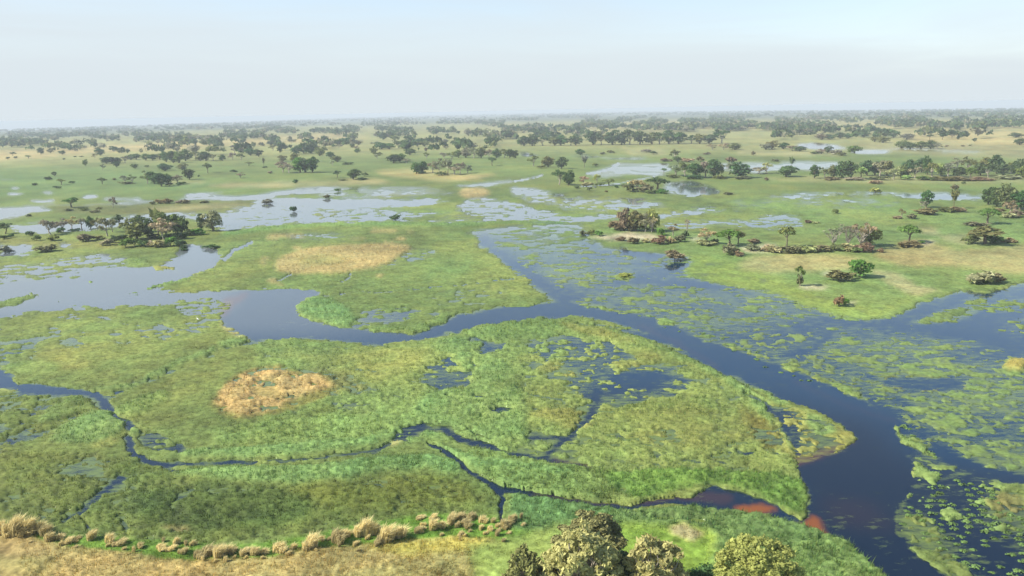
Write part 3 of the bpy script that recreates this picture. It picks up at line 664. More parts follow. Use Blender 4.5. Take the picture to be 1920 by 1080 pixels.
def water_material():
    """water with sky reflection painted blue and pale, the blue weaker near by, sandy red where a bank lies just below, green where weed grows under the surface"""
    m, n, l = new_mat('sky_blue_water')
    p = water_bsdf(n, l)
    def mix(fac, a, b):
        t = n.new('ShaderNodeMix'); t.data_type = 'RGBA'
        for k, q in (('A', a), ('B', b)):
            if isinstance(q, tuple): t.inputs[k].default_value = (*q, 1)
            else: l.new(q, t.inputs[k])
        l.new(fac, t.inputs['Factor'])
        return t.outputs['Result']
    geo = n.new('ShaderNodeNewGeometry')
    mp = n.new('ShaderNodeMapping'); mp.inputs['Scale'].default_value = (.42, 1.0, 1)
    l.new(geo.outputs['Position'], mp.inputs['Vector'])
    fine = noise(n, l, .9, 6, mp.outputs['Vector'], .75)
    wide = noise(n, l, .07, 4, mp.outputs['Vector'], .6)
    t = n.new('ShaderNodeMath'); t.operation = 'ADD'
    l.new(maprange(n, l, fine, .36, .64, -.5, .5), t.inputs[0]); l.new(maprange(n, l, wide, .3, .7, -.25, .25), t.inputs[1])
    u = n.new('ShaderNodeMath'); u.operation = 'MULTIPLY_ADD'
    l.new(attr(n, 'weed', 'Fac'), u.inputs[0]); u.inputs[1].default_value = 1.5; l.new(t.outputs[0], u.inputs[2])
    weed = maprange(n, l, u.outputs[0], .30, 1.15, 0, 1)
    c = mix(attr(n, 'deep', 'Fac'), (.002, .025, .062), (.002, .010, .026))  # blue sky reflection put into the base colour, less of it near by
    c = mix(weed, c, (.125, .17, .04))
    c = mix(attr(n, 'sky_sheen', 'Fac'), c, (.15, .17, .175))  # pale sky sheen put into the colour
    c = mix(attr(n, 'bed', 'Fac'), c, (.21, .062, .009))
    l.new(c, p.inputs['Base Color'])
    o = n.new('ShaderNodeOutputMaterial')
    l.new(p.outputs[0], o.inputs['Surface'])
    return m

def ground_material():
    """plants by vertex colour; where they stand thin in water the water between them shows (attribute wet)"""
    m, n, l = new_mat('marsh_plants')
    geo = n.new('ShaderNodeNewGeometry')
    f = maprange(n, l, noise(n, l, 1.1, 5, geo.outputs['Position'], .7), .3, .7, .55, 1.45)
    d = n.new('ShaderNodeBsdfPrincipled')
    d.inputs['Roughness'].default_value = .8
    d.inputs['Specular IOR Level'].default_value = .15
    l.new(scaled(n, l, attr(n, 'Col'), f), d.inputs['Base Color'])
    w = water_bsdf(n, l)
    w.inputs['Base Color'].default_value = (.07, .09, .07, 1)
    mix = n.new('ShaderNodeMixShader')
    l.new(attr(n, 'wet', 'Fac'), mix.inputs[0])
    l.new(d.outputs[0], mix.inputs[1]); l.new(w.outputs[0], mix.inputs[2])
    o = n.new('ShaderNodeOutputMaterial')
    l.new(mix.outputs[0], o.inputs['Surface'])
    return m

def leaf_material(name, use_attr=False, transl=.3, lo=.7, hi=1.3, scale=2.0):
    """blade or leaf: its own colour (vertex colour, or the colour set on the plant), part of the light passes through"""
    m, n, l = new_mat(name)
    if use_attr: c = attr(n, 'Col')
    else:
        oi = n.new('ShaderNodeObjectInfo')
        geo = n.new('ShaderNodeNewGeometry')
        c = scaled(n, l, oi.outputs['Color'], maprange(n, l, geo.outputs['Random Per Island'], 0, 1, lo, hi))
    d = n.new('ShaderNodeBsdfDiffuse'); t = n.new('ShaderNodeBsdfTranslucent')
    l.new(c, d.inputs['Color']); l.new(c, t.inputs['Color'])
    mix = n.new('ShaderNodeMixShader'); mix.inputs[0].default_value = transl
    l.new(d.outputs[0], mix.inputs[1]); l.new(t.outputs[0], mix.inputs[2])
    o = n.new('ShaderNodeOutputMaterial')
    l.new(mix.outputs[0], o.inputs['Surface'])
    return m

def bark_material(name, a, b):
    m, n, l = new_mat(name)
    tc = n.new('ShaderNodeTexCoord')
    mix = n.new('ShaderNodeMix'); mix.data_type = 'RGBA'
    mix.inputs['A'].default_value = (*a, 1); mix.inputs['B'].default_value = (*b, 1)
    l.new(maprange(n, l, noise(n, l, 14, 4, tc.outputs['Object']), .35, .65, 0, 1), mix.inputs['Factor'])
    p = n.new('ShaderNodeBsdfPrincipled'); p.inputs['Roughness'].default_value = .9
    l.new(mix.outputs['Result'], p.inputs['Base Color'])
    o = n.new('ShaderNodeOutputMaterial'); l.new(p.outputs[0], o.inputs['Surface'])
    return m

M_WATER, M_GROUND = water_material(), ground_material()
M_BLADE = leaf_material('reed_blades', True, .35)
M_LEAF = leaf_material('tree_leaves')
M_BARK = bark_material('brown_bark', (.10, .075, .05), (.19, .15, .11))
M_PALE = bark_material('pale_grey_bark', (.30, .26, .21), (.42, .38, .32))

# ------------------------------------------------------------------ the plain: one sheet of ground, finer where it is near
FINE = 36
az = np.concatenate([np.radians(np.linspace(-FINE, FINE, 1001)), np.radians(np.arange(FINE + 6, 360 - FINE, 6))])
rr = np.concatenate([36000 / np.arange(720, 12, -1.12), 3250 * 1.028 ** np.arange(0, 81)])
rr = np.sort(rr[(rr < 3200)].tolist() + [v for v in rr if v >= 3250])
NA, NR = len(az), len(rr)

def polar_faces(na, nr, off=0, wrap=True):
    i = np.arange(nr - 1)[:, None]; j = np.arange(na if wrap else na - 1)[None, :]
    jn = (j + 1) % na
    return np.stack([i * na + j + off + 0 * i, i * na + jn + off, (i + 1) * na + jn + off, (i + 1) * na + j + off], -1).reshape(-1, 4)[:, ::-1]

RR, AA = np.meshgrid(rr, az, indexing='ij')
gx, gy = (RR * np.sin(AA)).ravel(), (RR * np.cos(AA)).ravel()
fd = field(gx, gy)
s, r = fd['s'], fd['r']
out = sstep(.44, .58, s)
dens = sstep(.5, .95, s)
zz = fd['zp'] + np.clip((s - .5) * 3, -.35, .06) + sstep(.5, .62, s) * fd['h'] * np.maximum(.10 + .32 * dens + .30 * fd['fine'] * (r < 700) + .08 * fd['n'], 0)
tone = 1 + .24 * fd['n'] + .30 * (vnoise(gx / 9, gy / 14, 61) - .5) + .34 * (vnoise(gx / 38, gy / 55, 62) - .5)
hue = (vnoise(gx / 17, gy / 23, 63) - .5) * .5 + (vnoise(gx / 2.3, gy / 2.9, 64) - .5) * .5
cl = fd['col'] * np.clip(tone, .45, 1.7)[:, None] * (1 + hue[:, None] * np.array([.34, .08, .0]))
pat = sstep(.35, .7, vnoise(gx / 21 + 5, gy / 30, 66)) * sstep(900, 300, r) * (fd['col'][:, 1] > fd['col'][:, 0] * 1.12) * (fd['h'] > .3)
cl = cl * (1 + pat[:, None] * np.array([.13, .05, .03]) - (1 - pat[:, None]) * np.array([.03, .0, -.02]))
wet = np.clip((1 - sstep(.5, .95, s)) * (.08 + .65 * sstep(180, 520, r)) + .32 * (fd['h'] < .3) * (1 - sstep(.5, .9, s)), 0, .85)
me = mesh_np('marsh_ground', np.stack([gx, gy, zz], -1), [polar_faces(NA, NR)], [M_GROUND], cl, True, {'wet': wet})
tag(link('ground', me), kind='structure')
# the water lies level through it
rw = np.concatenate([36000 / np.arange(1000, 60, -2.0), 600 * 1.02 ** np.arange(0, 200)])
aw = np.concatenate([np.radians(np.linspace(-FINE, FINE, 501)), np.radians(np.arange(FINE + 6, 360 - FINE, 6))])
R2, A2 = np.meshgrid(rw, aw, indexing='ij')
wx, wy = (R2 * np.sin(A2)).ravel(), (R2 * np.cos(A2)).ravel()
wu_, wv_ = to_px(wx, wy, 0 * wx)
bd = np.where(wy > 20, look(bed, wu_, wv_), 0)
wd = np.where(wy > 20, np.clip(look(cov, wu_, wv_), 0, .75) * sstep(.02, .15, look(cov, wu_, wv_)), 0)
sl = np.where(wy > 20, .85 * look(sky_sheen, wu_, wv_), 0)
dp = np.where(wy > 20, look(deep, wu_, wv_), 0)
me = mesh_np('river_water', np.stack([wx, wy, z_plain(wx, wy)], -1), [polar_faces(len(aw), len(rw))], [M_WATER], None, True, {'bed': bd, 'weed': wd, 'sky_sheen': sl, 'deep': dp})
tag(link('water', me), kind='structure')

# ------------------------------------------------------------------ reeds, sedge and grass blades standing on the near marsh
rng = np.random.default_rng(11)
NB = 680000
kk = rng.uniform(92, 700, NB)
ba = np.radians(rng.uniform(-34.5, 34.5, NB))
br = 36000 / kk
bx, by = br * np.sin(ba), br * np.cos(ba)
fb = field(bx, by)
keep = (fb['s'] > .52) & (rng.random(NB) < .25 + .6 * sstep(.5, .9, fb['s']))
bx, by, br = bx[keep], by[keep], br[keep]
fb = {k: v[keep] for k, v in fb.items()}
nb = len(bx)
ht = .66 * fb['h'] * rng.uniform(.5, 1.25, nb) * (.6 + .5 * sstep(.5, .9, fb['s'])) + .12
px = br * br / 36000 * 0 + br / 800 * 1.05
wdt = np.maximum(.05, px) * rng.uniform(.45, 1.05, nb)
th = rng.uniform(0, 2 * PI, nb)
lean = rng.normal(0, .28, nb) + .12
lx, ly = np.cos(rng.normal(0.3, .9, nb)) * ht * lean, np.sin(rng.normal(0.3, .9, nb)) * ht * lean
zb = fb['zp'] - .05
bc = fb['col'] * (rng.uniform(.7, 1.35, nb) * (1 + .25 * fb['n']))[:, None]
bc = bc * (1 + rng.normal(0, .16, nb)[:, None] * np.array([1, .25, -.2]))
bc = np.clip(bc * 1.2, .01, .6)
hx, hy = np.cos(th) * wdt * .5, np.sin(th) * wdt * .5
V = np.empty((nb, 4, 3), np.float32)
V[:, 0] = np.stack([bx - hx, by - hy, zb], -1)
V[:, 1] = np.stack([bx + hx, by + hy, zb], -1)
V[:, 2] = np.stack([bx + hx * .8 + lx * .5, by + hy * .8 + ly * .5, zb + ht * .62], -1)
V[:, 3] = np.stack([bx + lx, by + ly, zb + ht], -1)
idx = np.arange(nb) * 4
Fq = np.stack([idx, idx + 1, idx + 2, idx + 3], -1)
me = mesh_np('reed_blades', V.reshape(-1, 3), [Fq], [M_BLADE], np.repeat(bc, 4, axis=0))
tag(link('reeds', me), 'green reeds and sedge standing over the flooded marsh', 'reeds', kind='stuff')

# ------------------------------------------------------------------ rounded papyrus clumps afloat on the dark water lower right
def floating_clumps():
    rg = np.random.default_rng(23)
    area = np.array([(1735, 880), (1790, 900), (1860, 915), (1935, 960), (1960, 1085), (1880, 1085), (1820, 1060), (1730, 1010), (1690, 985), (1700, 950), (1740, 960), (1745, 910)], float)
    V, C = [], []
    k = 0
    spots = [(1690 + i * 6 + rg.normal(0, 4), 800 + i * 5.2 + rg.normal(0, 3)) for i in range(12)] + [(1215 + i * 16 + rg.normal(0, 12), 592 + i * 5.3 + i * i * .07 + rg.normal(0, 4)) for i in range(20)]
    taken, tries = [], 0
    while k < 420:
        u, v = rg.uniform(1685, 1960), rg.uniform(875, 1085)
        ins = False
        for i in range(len(area)):
            (x1, y1), (x2, y2) = area[i], area[(i + 1) % len(area)]
            if y1 != y2 and min(y1, y2) <= v < max(y1, y2) and u < x1 + (v - y1) * (x2 - x1) / (y2 - y1): ins = not ins
        if not ins or vnoise(np.float64(u / 30 + v / 50), np.float64(v / 16 - u / 50), 5) < .40: continue
        gxy = to_ground(u, v)
        if any((gxy[0] - p[0]) ** 2 + (gxy[1] - p[1]) ** 2 < 1.0 for p in taken): tries += 1
        else: spots.append((u, v)); taken.append(gxy)
        if tries > 4000: break
        k = len(taken)
    for u, v in spots:
        x, y, r = to_ground(u, v)
        w = rg.uniform(.22, .52); h = w * rg.uniform(.3, .6)
        n = 34
        a = rg.uniform(0, 6.28, n); q = w * np.sqrt(rg.random(n)) * rg.uniform(.7, 1.2, n)
        c0 = np.stack([x + q * np.cos(a) * 1.25, y + q * np.sin(a), h * np.clip(1 - (q / w) ** 2, .12, 1) * rg.uniform(.5, 1, n)], -1)
        nn = np.stack([.6 * np.cos(a) + rg.normal(0, .35, n), .6 * np.sin(a) + rg.normal(0, .35, n), 1.5 * np.ones(n)], -1)
        t = np.cross(nn, rg.normal(size=(n, 3))); t /= np.linalg.norm(t, axis=1)[:, None]
        b = np.cross(nn, t); b /= np.linalg.norm(b, axis=1)[:, None]
        z = (.095 * rg.uniform(.6, 1.4, n))[:, None]
        V.append(np.stack([c0 - t * z * 1.3, c0 + b * z, c0 + t * z * 1.3, c0 - b * z], 1).reshape(-1, 3))
        C.append(np.repeat((np.array((.17, .27, .085)) * rg.uniform(.8, 1.25)) * rg.uniform(.7, 1.3, n)[:, None], 4, 0))
    V = np.concatenate(V)
    i = np.arange(len(V) // 4) * 4
    me = mesh_np('papyrus_clumps', V, [np.stack([i, i + 1, i + 2, i + 3], -1)], [M_BLADE], np.concatenate(C))
    tag(link('floating_plants', me), 'bright green clumps of floating plants on the dark water', 'floating plants', kind='stuff')
floating_clumps()
# ------------------------------------------------------------------ plants: shapes (unit height, about unit width; scaled per plant)
def tube(path, r0, r1, sides=5):
    """tapered limb along a path of points"""
    V, Fc = [], []
    n = len(path)
    for i, p in enumerate(path):
        p = Vector(p)
        d = (Vector(path[min(i + 1, n - 1)]) - Vector(path[max(i - 1, 0)])).normalized()
        a = d.orthogonal().normalized(); b = d.cross(a)
        r = r0 + (r1 - r0) * i / (n - 1)
        for k in range(sides):
            t = 2 * PI * k / sides
            V.append(p + (a * math.cos(t) + b * math.sin(t)) * r)
    for i in range(n - 1):
        for k in range(sides):
            Fc.append((i * sides + k, i * sides + (k + 1) % sides, (i + 1) * sides + (k + 1) % sides, (i + 1) * sides + k))
    return V, Fc

def limbs_mesh(name, paths, mat):
    V, Fc = [], []
    for p, r0, r1, sd in paths:
        v, f = tube(p, r0, r1, sd)
        o = len(V)
        V += [tuple(q) for q in v]; Fc += [tuple(i + o for i in q) for q in f]
    return mesh_np(name, np.array(V), [np.array(Fc)], [mat], None, True)

def leaves(lobes, n, size, rg, droop=0.0, shell=.55, aspect=1.0, flat=0.0):
    """n leaf sprays spread through the outer part of the lobes (x, y, z, rx, ry, rz), each a folded pair of triangles facing roughly outwards"""
    lo = np.array(lobes, float)
    wgt = lo[:, 3] * lo[:, 4] + lo[:, 3] * lo[:, 5]
    k = rg.choice(len(lo), n, p=wgt / wgt.sum())
    d = rg.normal(size=(n, 3)); d /= np.linalg.norm(d, axis=1)[:, None]
    d[:, 2] = np.where(d[:, 2] < -.35, -d[:, 2] * .8, d[:, 2])
    rad = shell + (1 - shell) * rg.random(n) ** .6 + rg.normal(0, .16, n)
    c = lo[k, :3] + d * lo[k, 3:] * rad[:, None]
    nn = d + rg.normal(0, .55, (n, 3)); nn[:, 2] += .25 + flat; nn /= np.linalg.norm(nn, axis=1)[:, None]
    t = np.cross(nn, rg.normal(size=(n, 3))); t /= np.linalg.norm(t, axis=1)[:, None] + 1e-9
    if droop: t[:, 2] -= droop; t /= np.linalg.norm(t, axis=1)[:, None]
    b = np.cross(nn, t)
    s = size * np.clip(rg.lognormal(-.1, .42, n), .35, 2.4)[:, None]
    V = np.empty((n, 4, 3))
    V[:, 0] = c - t * s * aspect; V[:, 1] = c + b * s * .62 - nn * s * .15
    V[:, 2] = c + t * s * aspect; V[:, 3] = c - b * s * .62 - nn * s * .15
    i = np.arange(n) * 4
    return V.reshape(-1, 3), np.stack([i, i + 1, i + 2, i + 3], -1)

def bend(p, q, rg, k=4, j=.05):
    p, q = Vector(p), Vector(q)
    out_ = []
    for i in range(k + 1):
        t = i / k
        v = p.lerp(q, t)
        if 0 < i < k: v += Vector((rg.normal(0, j), rg.normal(0, j), rg.normal(0, j * .5) + .3 * j))
        out_.append(v)
    return out_

def tree_shape(kind, seed, n=None, size=None):
    rg = np.random.default_rng(seed)
    lob, paths = [], []
    fork = (rg.normal(0, .03), rg.normal(0, .03), .30)
    tr, lim, mat, kw = .035, .018, M_BARK, {}
    if kind == 'big':                                          # large crown near the camera: many uneven sprays
        a0 = rg.uniform(0, 6)
        for i in range(80):
            a = a0 + i * 2.4 + rg.normal(0, .4); q = .44 * math.sqrt((i + .3) / 80)
            z = .84 - 1.15 * q * q * 2 + rg.normal(0, .11)
            w = rg.uniform(.035, .085)
            lob.append((q * math.cos(a), q * math.sin(a), max(z, .25), w * 1.1, w * 1.1, w * .85))
        mat = M_PALE; fork = (.02, 0, .3); tr = .04; lim = .016; kw = dict(shell=.1, aspect=1.3, droop=.3)
    elif kind == 'round':
        for i in range(60):
            zf = 1 - (i + .5) / 60 * 1.35
            a = i * 2.4 + rg.normal(0, .25); q = math.sqrt(max(0, 1 - zf * zf)) * .40
            w = rg.uniform(.07, .11)
            lob.append((q * math.cos(a), q * math.sin(a), .52 + zf * .38 + rg.normal(0, .02), w, w, w))
        lob.append((0, 0, .5, .3, .3, .28))
        fork = (0, 0, .25); tr = .04; lim = .012; kw = dict(shell=.5)
    elif kind == 'broad':
        n, size = n or 760, size or .056
        for i in range(9):
            a = i * 2.4 + rg.normal(0, .4); q = .30 * math.sqrt((i + .5) / 9)
            z = .80 - .9 * q + rg.normal(0, .07)
            w = rg.uniform(.16, .24)
            lob.append((q * math.cos(a) * 1.1, q * math.sin(a) * 1.1, z, w, w, w * rg.uniform(.75, .95)))
        lob += [(.24, .05, .34, .2, .2, .2), (-.24, -.08, .36, .2, .2, .2), (0, -.22, .30, .2, .18, .18), (.05, .24, .30, .2, .2, .2), (rg.normal(0, .1), 0, .17, .22, .22, .14)]
        fork = (0, 0, .22); tr = .045
    elif kind == 'open':
        n, size = n or 620, size or .046
        for i in range(9):
            a = i * 2.4 + rg.normal(0, .5); q = .40 * math.sqrt((i + .3) / 9)
            z = .82 - .75 * q + rg.normal(0, .12)
            w = rg.uniform(.13, .21)
            lob.append((q * math.cos(a), q * math.sin(a), z, w, w, w * .8))
        kw = dict(shell=.3); mat = M_PALE; fork = (rg.normal(0, .04), rg.normal(0, .04), .28)
    elif kind == 'flat':
        n, size = n or 460, size or .05
        for i in range(10):
            a = i * 2.4 + rg.normal(0, .3); q = .36 * math.sqrt((i + .3) / 10)
            w = rg.uniform(.13, .19)
            lob.append((q * math.cos(a), q * math.sin(a), .80 - .45 * q + rg.normal(0, .05), w, w, .15))
        fork = (rg.normal(0, .05), rg.normal(0, .05), .4); kw = dict(flat=.6)
    elif kind == 'bare':
        n, size = n or 190, size or .04
        for i in range(14):
            a = i * 2.4 + rg.normal(0, .5); q = .42 * math.sqrt((i + .3) / 14)
            lob.append((q * math.cos(a), q * math.sin(a), .86 - .4 * q + rg.normal(0, .12), .12, .12, .09))
        mat = M_PALE; kw = dict(shell=.1); fork = (0, 0, .18); tr = .03; lim = .02
    elif kind == 'shrub':
        n, size = n or 300, size or .085
        for i in range(8):
            a = i * 2.4 + rg.normal(0, .5); q = .34 * math.sqrt((i + .2) / 8)
            w = rg.uniform(.15, .22)
            lob.append((q * math.cos(a), q * math.sin(a), .58 - .65 * q + rg.normal(0, .12), w, w, rg.uniform(.24, .38)))
        fork = (0, 0, .1); tr = .03; lim = .012; kw = dict(shell=.45)
    elif kind == 'scrub':                                   # low fan palm thicket with dry fronds
        n, size = n or 330, size or .10
        for i in range(11):
            a = i * 2.4 + rg.normal(0, .6); q = .40 * math.sqrt((i + .2) / 11)
            lob.append((q * math.cos(a), q * math.sin(a) * .9, .30 + abs(rg.normal(0, .24)) * (1 - q), .10, .10, .30))
        fork = (0, 0, .08); tr = .02; lim = .012; kw = dict(shell=.3, aspect=1.5, droop=.3)
    elif kind == 'palm':
        lob = [(0, 0, .86, .32, .32, .13), (0, 0, .62, .16, .16, .16)]
        n, size = n or 200, size or .10; fork = (.01, 0, .6); tr = .03
        kw = dict(shell=.3, aspect=1.8, droop=.3)
    base = (0, 0, -.04)
    paths.append((bend(base, fork, rg, 3, .012), tr * 1.25, tr * .8, 6))
    for q in lob:
        sp = 4 if kind in ('shrub', 'scrub') else 5
        paths.append((bend(fork, (q[0], q[1], q[2] + q[5] * .2), rg, 4, .035), lim, lim * .22, sp))
        if kind in ('bare', 'open'):
            for m in range(3 if kind == 'bare' else 1):
                e = (q[0] + rg.normal(0, .09), q[1] + rg.normal(0, .09), q[2] + rg.normal(.06, .06))
                paths.append((bend((q[0] * .7, q[1] * .7, q[2] * .8), e, rg, 3, .02), lim * .45, lim * .1, 3))
    V, Fq = leaves(lob, n, size, rg, **kw)
    return limbs_mesh('trunk', paths, mat), mesh_np('crown', V, [Fq], [M_LEAF])

SHAPES = {}
for kd, cnt in (('broad', 6), ('open', 6), ('flat', 4), ('bare', 4), ('shrub', 6), ('scrub', 5), ('palm', 3)):
    SHAPES[kd] = [tree_shape(kd, 100 + 17 * i + len(kd)) for i in range(cnt)]
NAMES = dict(broad=('broadleaf_tree', 'tree'), open=('open_crowned_tree', 'tree'), flat=('flat_topped_tree', 'tree'), bare=('bare_tree', 'tree'),
             shrub=('shrub', 'bush'), scrub=('palm_scrub', 'bush'), palm=('palm_tree', 'palm'))
TONE = dict(dk=(.052, .085, .030), gr=(.085, .155, .034), ol=(.125, .145, .052), gy=(.19, .185, .115), br=(.165, .150, .080), tn=(.29, .26, .14),
            yg=(.24, .29, .085), pk=(.25, .225, .145), rd=(.195, .158, .088), dg=(.068, .110, .042), ft=(.32, .29, .135), fo=(.185, .195, .078), fy=(.225, .30, .075))
TW = dict(dk='dark green', gr='fresh green', ol='olive green', gy='grey green', br='brown', tn='tan', yg='yellow green', pk='pale pinkish', rd='reddish brown', dg='deep green')
trng = random.Random(5)
PLANTS = []                                                   # (root, width m, height m)

def plant(u, v, hpx, wpx, kind, tone, label, group=None, shape=None, trunk_px=None):
    """a plant whose foot the photograph shows at pixel u, v and that is hpx tall and wpx wide there"""
    if v < 346 and kind in ('broad', 'open'): wpx, hpx = wpx * 1.15, hpx * 1.05
    x, y, r = to_ground(u, v)
    d = y * fw[1] + (0 - H) * fw[2]                          # depth along the view axis
    hm, wm = hpx * d / F / max(.8, math.cos(math.atan2(H, r))), wpx * d / F
    nm, cat = NAMES[kind]
    z = ground_z(x, y) - .05
    root = bpy.data.objects.new(nm, None)
    COL.objects.link(root)
    root.empty_display_size = .2
    root.location = (x, y, z)
    root.rotation_euler = (0, 0, trng.uniform(0, 2 * PI))
    k = 1.0 if kind in ('shrub', 'scrub', 'bare') else 1.05
    root.scale = (wm * k, wm * k, hm)
    tag(root, label, cat, group)
    t, c = shape or trng.choice(SHAPES[kind])
    link('trunk', t, root)
    cr = link('crown', c, root)
    j = [trng.uniform(.86, 1.14) for _ in range(3)]
    cr.color = tuple(1.5 * a * b for a, b in zip(TONE[tone], j)) + (1,)
    PLANTS.append((root, wm, hm))
    return root

ORD = ('first second third fourth fifth sixth seventh eighth ninth tenth eleventh twelfth thirteenth fourteenth fifteenth sixteenth seventeenth eighteenth '
       'nineteenth twentieth').split()
ORD += ['twenty ' + o for o in ORD[:9]] + ['thirtieth'] + ['thirty ' + o for o in ORD[:9]] + ['fortieth'] + ['forty ' + o for o in ORD[:9]]
FORM = dict(broad='dense round tree', open='open crowned tree', flat='flat topped tree', bare='half bare tree', shrub='leafy bush', scrub='dry palm scrub clump', palm='fan palm')

def cluster(place, group, rows):
    """plants of one stand; those without words of their own are told apart by colour, form and order from the left"""
    rows = sorted(rows, key=lambda q: q[0])
    cnt = {}
    for q in rows:
        key = (q[5], q[4]); cnt[key] = cnt.get(key, 0) + 1
    seen = {}
    for q in rows:
        u, v, h, w, kd, tn = q[:6]
        if len(q) > 6: lab = q[6]
        else:
            key = (tn, kd); seen[key] = seen.get(key, 0) + 1
            lab = '%s %s %s' % (TW[tn], FORM[kd], place)
            if cnt[key] > 1: lab = ORD[seen[key] - 1] + ' from left ' + lab.replace(' clump', '')
            else: lab = 'only ' + lab if not lab.startswith('only') else lab
        plant(u, v, h, w, kd, tn, lab, group)

# --- the dry island on the right
cluster('on the dry island', 'trees and bushes of the dry island on the right', [
    (1613, 521, 40, 46, 'broad', 'gr', 'rounded bright green tree with short trunk and dark shadow on the meadow'),
    (1574, 527, 22, 46, 'scrub', 'br', 'wide brown bush beside the rounded bright green tree'),
    (1597, 524, 15, 17, 'shrub', 'gr', 'small green bush squeezed between brown bush and bright green tree'),
    (1500, 537, 40, 20, 'open', 'ol', 'slim tree with sparse green top near the water edge'),
    (1499, 537, 20, 15, 'scrub', 'br', 'brown skirt of growth round the slim tree by the water'),
    (1572, 575, 22, 22, 'scrub', 'rd', 'reddish bush on the point nearest the river'),
    (1586, 572, 16, 16, 'shrub', 'gr', 'green bush beside the reddish bush on the river point'),
    (1835, 532, 24, 56, 'scrub', 'tn', 'long tan palm scrub at the edge of the blue bay'),
    (1868, 531, 18, 32, 'scrub', 'br', 'brown end of the scrub by the blue bay'), (1851, 532, 12, 26, 'shrub', 'gr', 'green bush among the tan scrub by the blue bay'),
    (1475, 463, 42, 34, 'flat', 'ol', 'small leaning tree standing alone behind the sand mound'),
    (1614, 466, 48, 62, 'bare', 'gy', 'large grey tree with spreading bare limbs'), (1630, 462, 46, 44, 'broad', 'ol', 'olive crown behind the spreading bare grey limbs'),
    (1590, 464, 42, 40, 'bare', 'gy', 'grey bare limbed tree next to the large spreading one'),
    (1562, 463, 38, 44, 'bare', 'gy', 'thin grey tree at the near end of the scrub row'),
    (1452, 474, 14, 38, 'scrub', 'tn'), (1482, 475, 15, 44, 'scrub', 'br'), (1512, 473, 14, 40, 'scrub', 'tn'), (1538, 472, 14, 36, 'scrub', 'br'), (1565, 471, 14, 34, 'shrub', 'ol'),
    (1592, 471, 14, 34, 'scrub', 'tn'), (1622, 472, 17, 40, 'scrub', 'br'), (1651, 474, 9, 15, 'scrub', 'rd', 'tiny reddish bush beyond the end of the scrub row'), (1605, 473, 12, 30, 'shrub', 'ol'),
    (1704, 455, 34, 46, 'flat', 'gr', 'flat green umbrella tree with a thin pale trunk'), (1704, 463, 12, 46, 'scrub', 'br', 'brown scrub under the flat green umbrella tree'),
    (1727, 458, 8, 16, 'shrub', 'gr', 'low green bush beside the scrub under the umbrella tree'),
    (1846, 458, 34, 78, 'flat', 'ol', 'wide low spreading tree near the frame edge'), (1822, 458, 18, 34, 'shrub', 'ol', 'olive bush at the foot of the wide low tree'),
    (1866, 456, 18, 40, 'shrub', 'dg', 'dark bush under the wide low spreading tree'), (1893, 455, 8, 30, 'scrub', 'tn', 'thin tan scrub trailing from the wide low tree'),
    (1852, 421, 32, 44, 'flat', 'gr', 'round topped green tree on a thick leaning trunk'), (1830, 424, 8, 40, 'scrub', 'br', 'brown scrub before the round topped green tree'),
    (1690, 410, 20, 13, 'open', 'br', 'stubby brown tree with a ragged top on pale sand'), (1710, 411, 10, 20, 'scrub', 'br', 'brown scrub beside the stubby ragged tree'), (1682, 411, 6, 18, 'scrub', 'tn', 'low tan scrub at the foot of the stubby tree'),
    (1736, 390, 35, 26, 'broad', 'dg', 'tall narrow dark tree with brown underside'), (1731, 392, 16, 16, 'open', 'pk', 'pale pinkish small tree under the tall dark one'),
    (1738, 402, 12, 46, 'scrub', 'br', 'brown scrub below the tall narrow dark tree'), (1788, 392, 32, 17, 'palm', 'ol', 'slim upright tree between dark tree and big grove'),
    (1776, 398, 9, 40, 'scrub', 'ol', 'olive scrub joining the two slim trees'), (1796, 398, 10, 34, 'scrub', 'br', 'brown scrub at the foot of the slim upright tree'),
    (1641, 362, 10, 26, 'shrub', 'yg', 'yellow green dome bush in the flooded grass'), (1790, 357, 12, 18, 'scrub', 'rd', 'reddish bush before the long tree belt'), (1806, 346, 6, 9, 'shrub', 'dg', 'tiny dark bush before the long tree belt'),
    (1567, 401, 10, 17, 'shrub', 'ol', 'lone olive bush on the open green flat'), (1514, 419, 7, 14, 'scrub', 'br', 'low brown tuft beside the far pond'), (1528, 419, 4, 20, 'scrub', 'tn', 'low tan tuft beside the far pond')])
cluster('in the big grove at the frame edge', 'trees of the big grove at the right edge', [
    (1852, 384, 34, 28, 'broad', 'dk'), (1868, 388, 36, 36, 'broad', 'dg'), (1888, 392, 46, 44, 'broad', 'ol'), (1912, 394, 40, 40, 'broad', 'dg'), (1935, 394, 44, 44, 'broad', 'dk'),
    (1893, 402, 28, 26, 'open', 'rd', 'reddish tree in front of the big dark grove'), (1870, 400, 10, 30, 'scrub', 'br'), (1905, 408, 16, 30, 'scrub', 'br'), (1890, 409, 12, 30, 'scrub', 'tn'), (1918, 404, 12, 24, 'shrub', 'dg')])
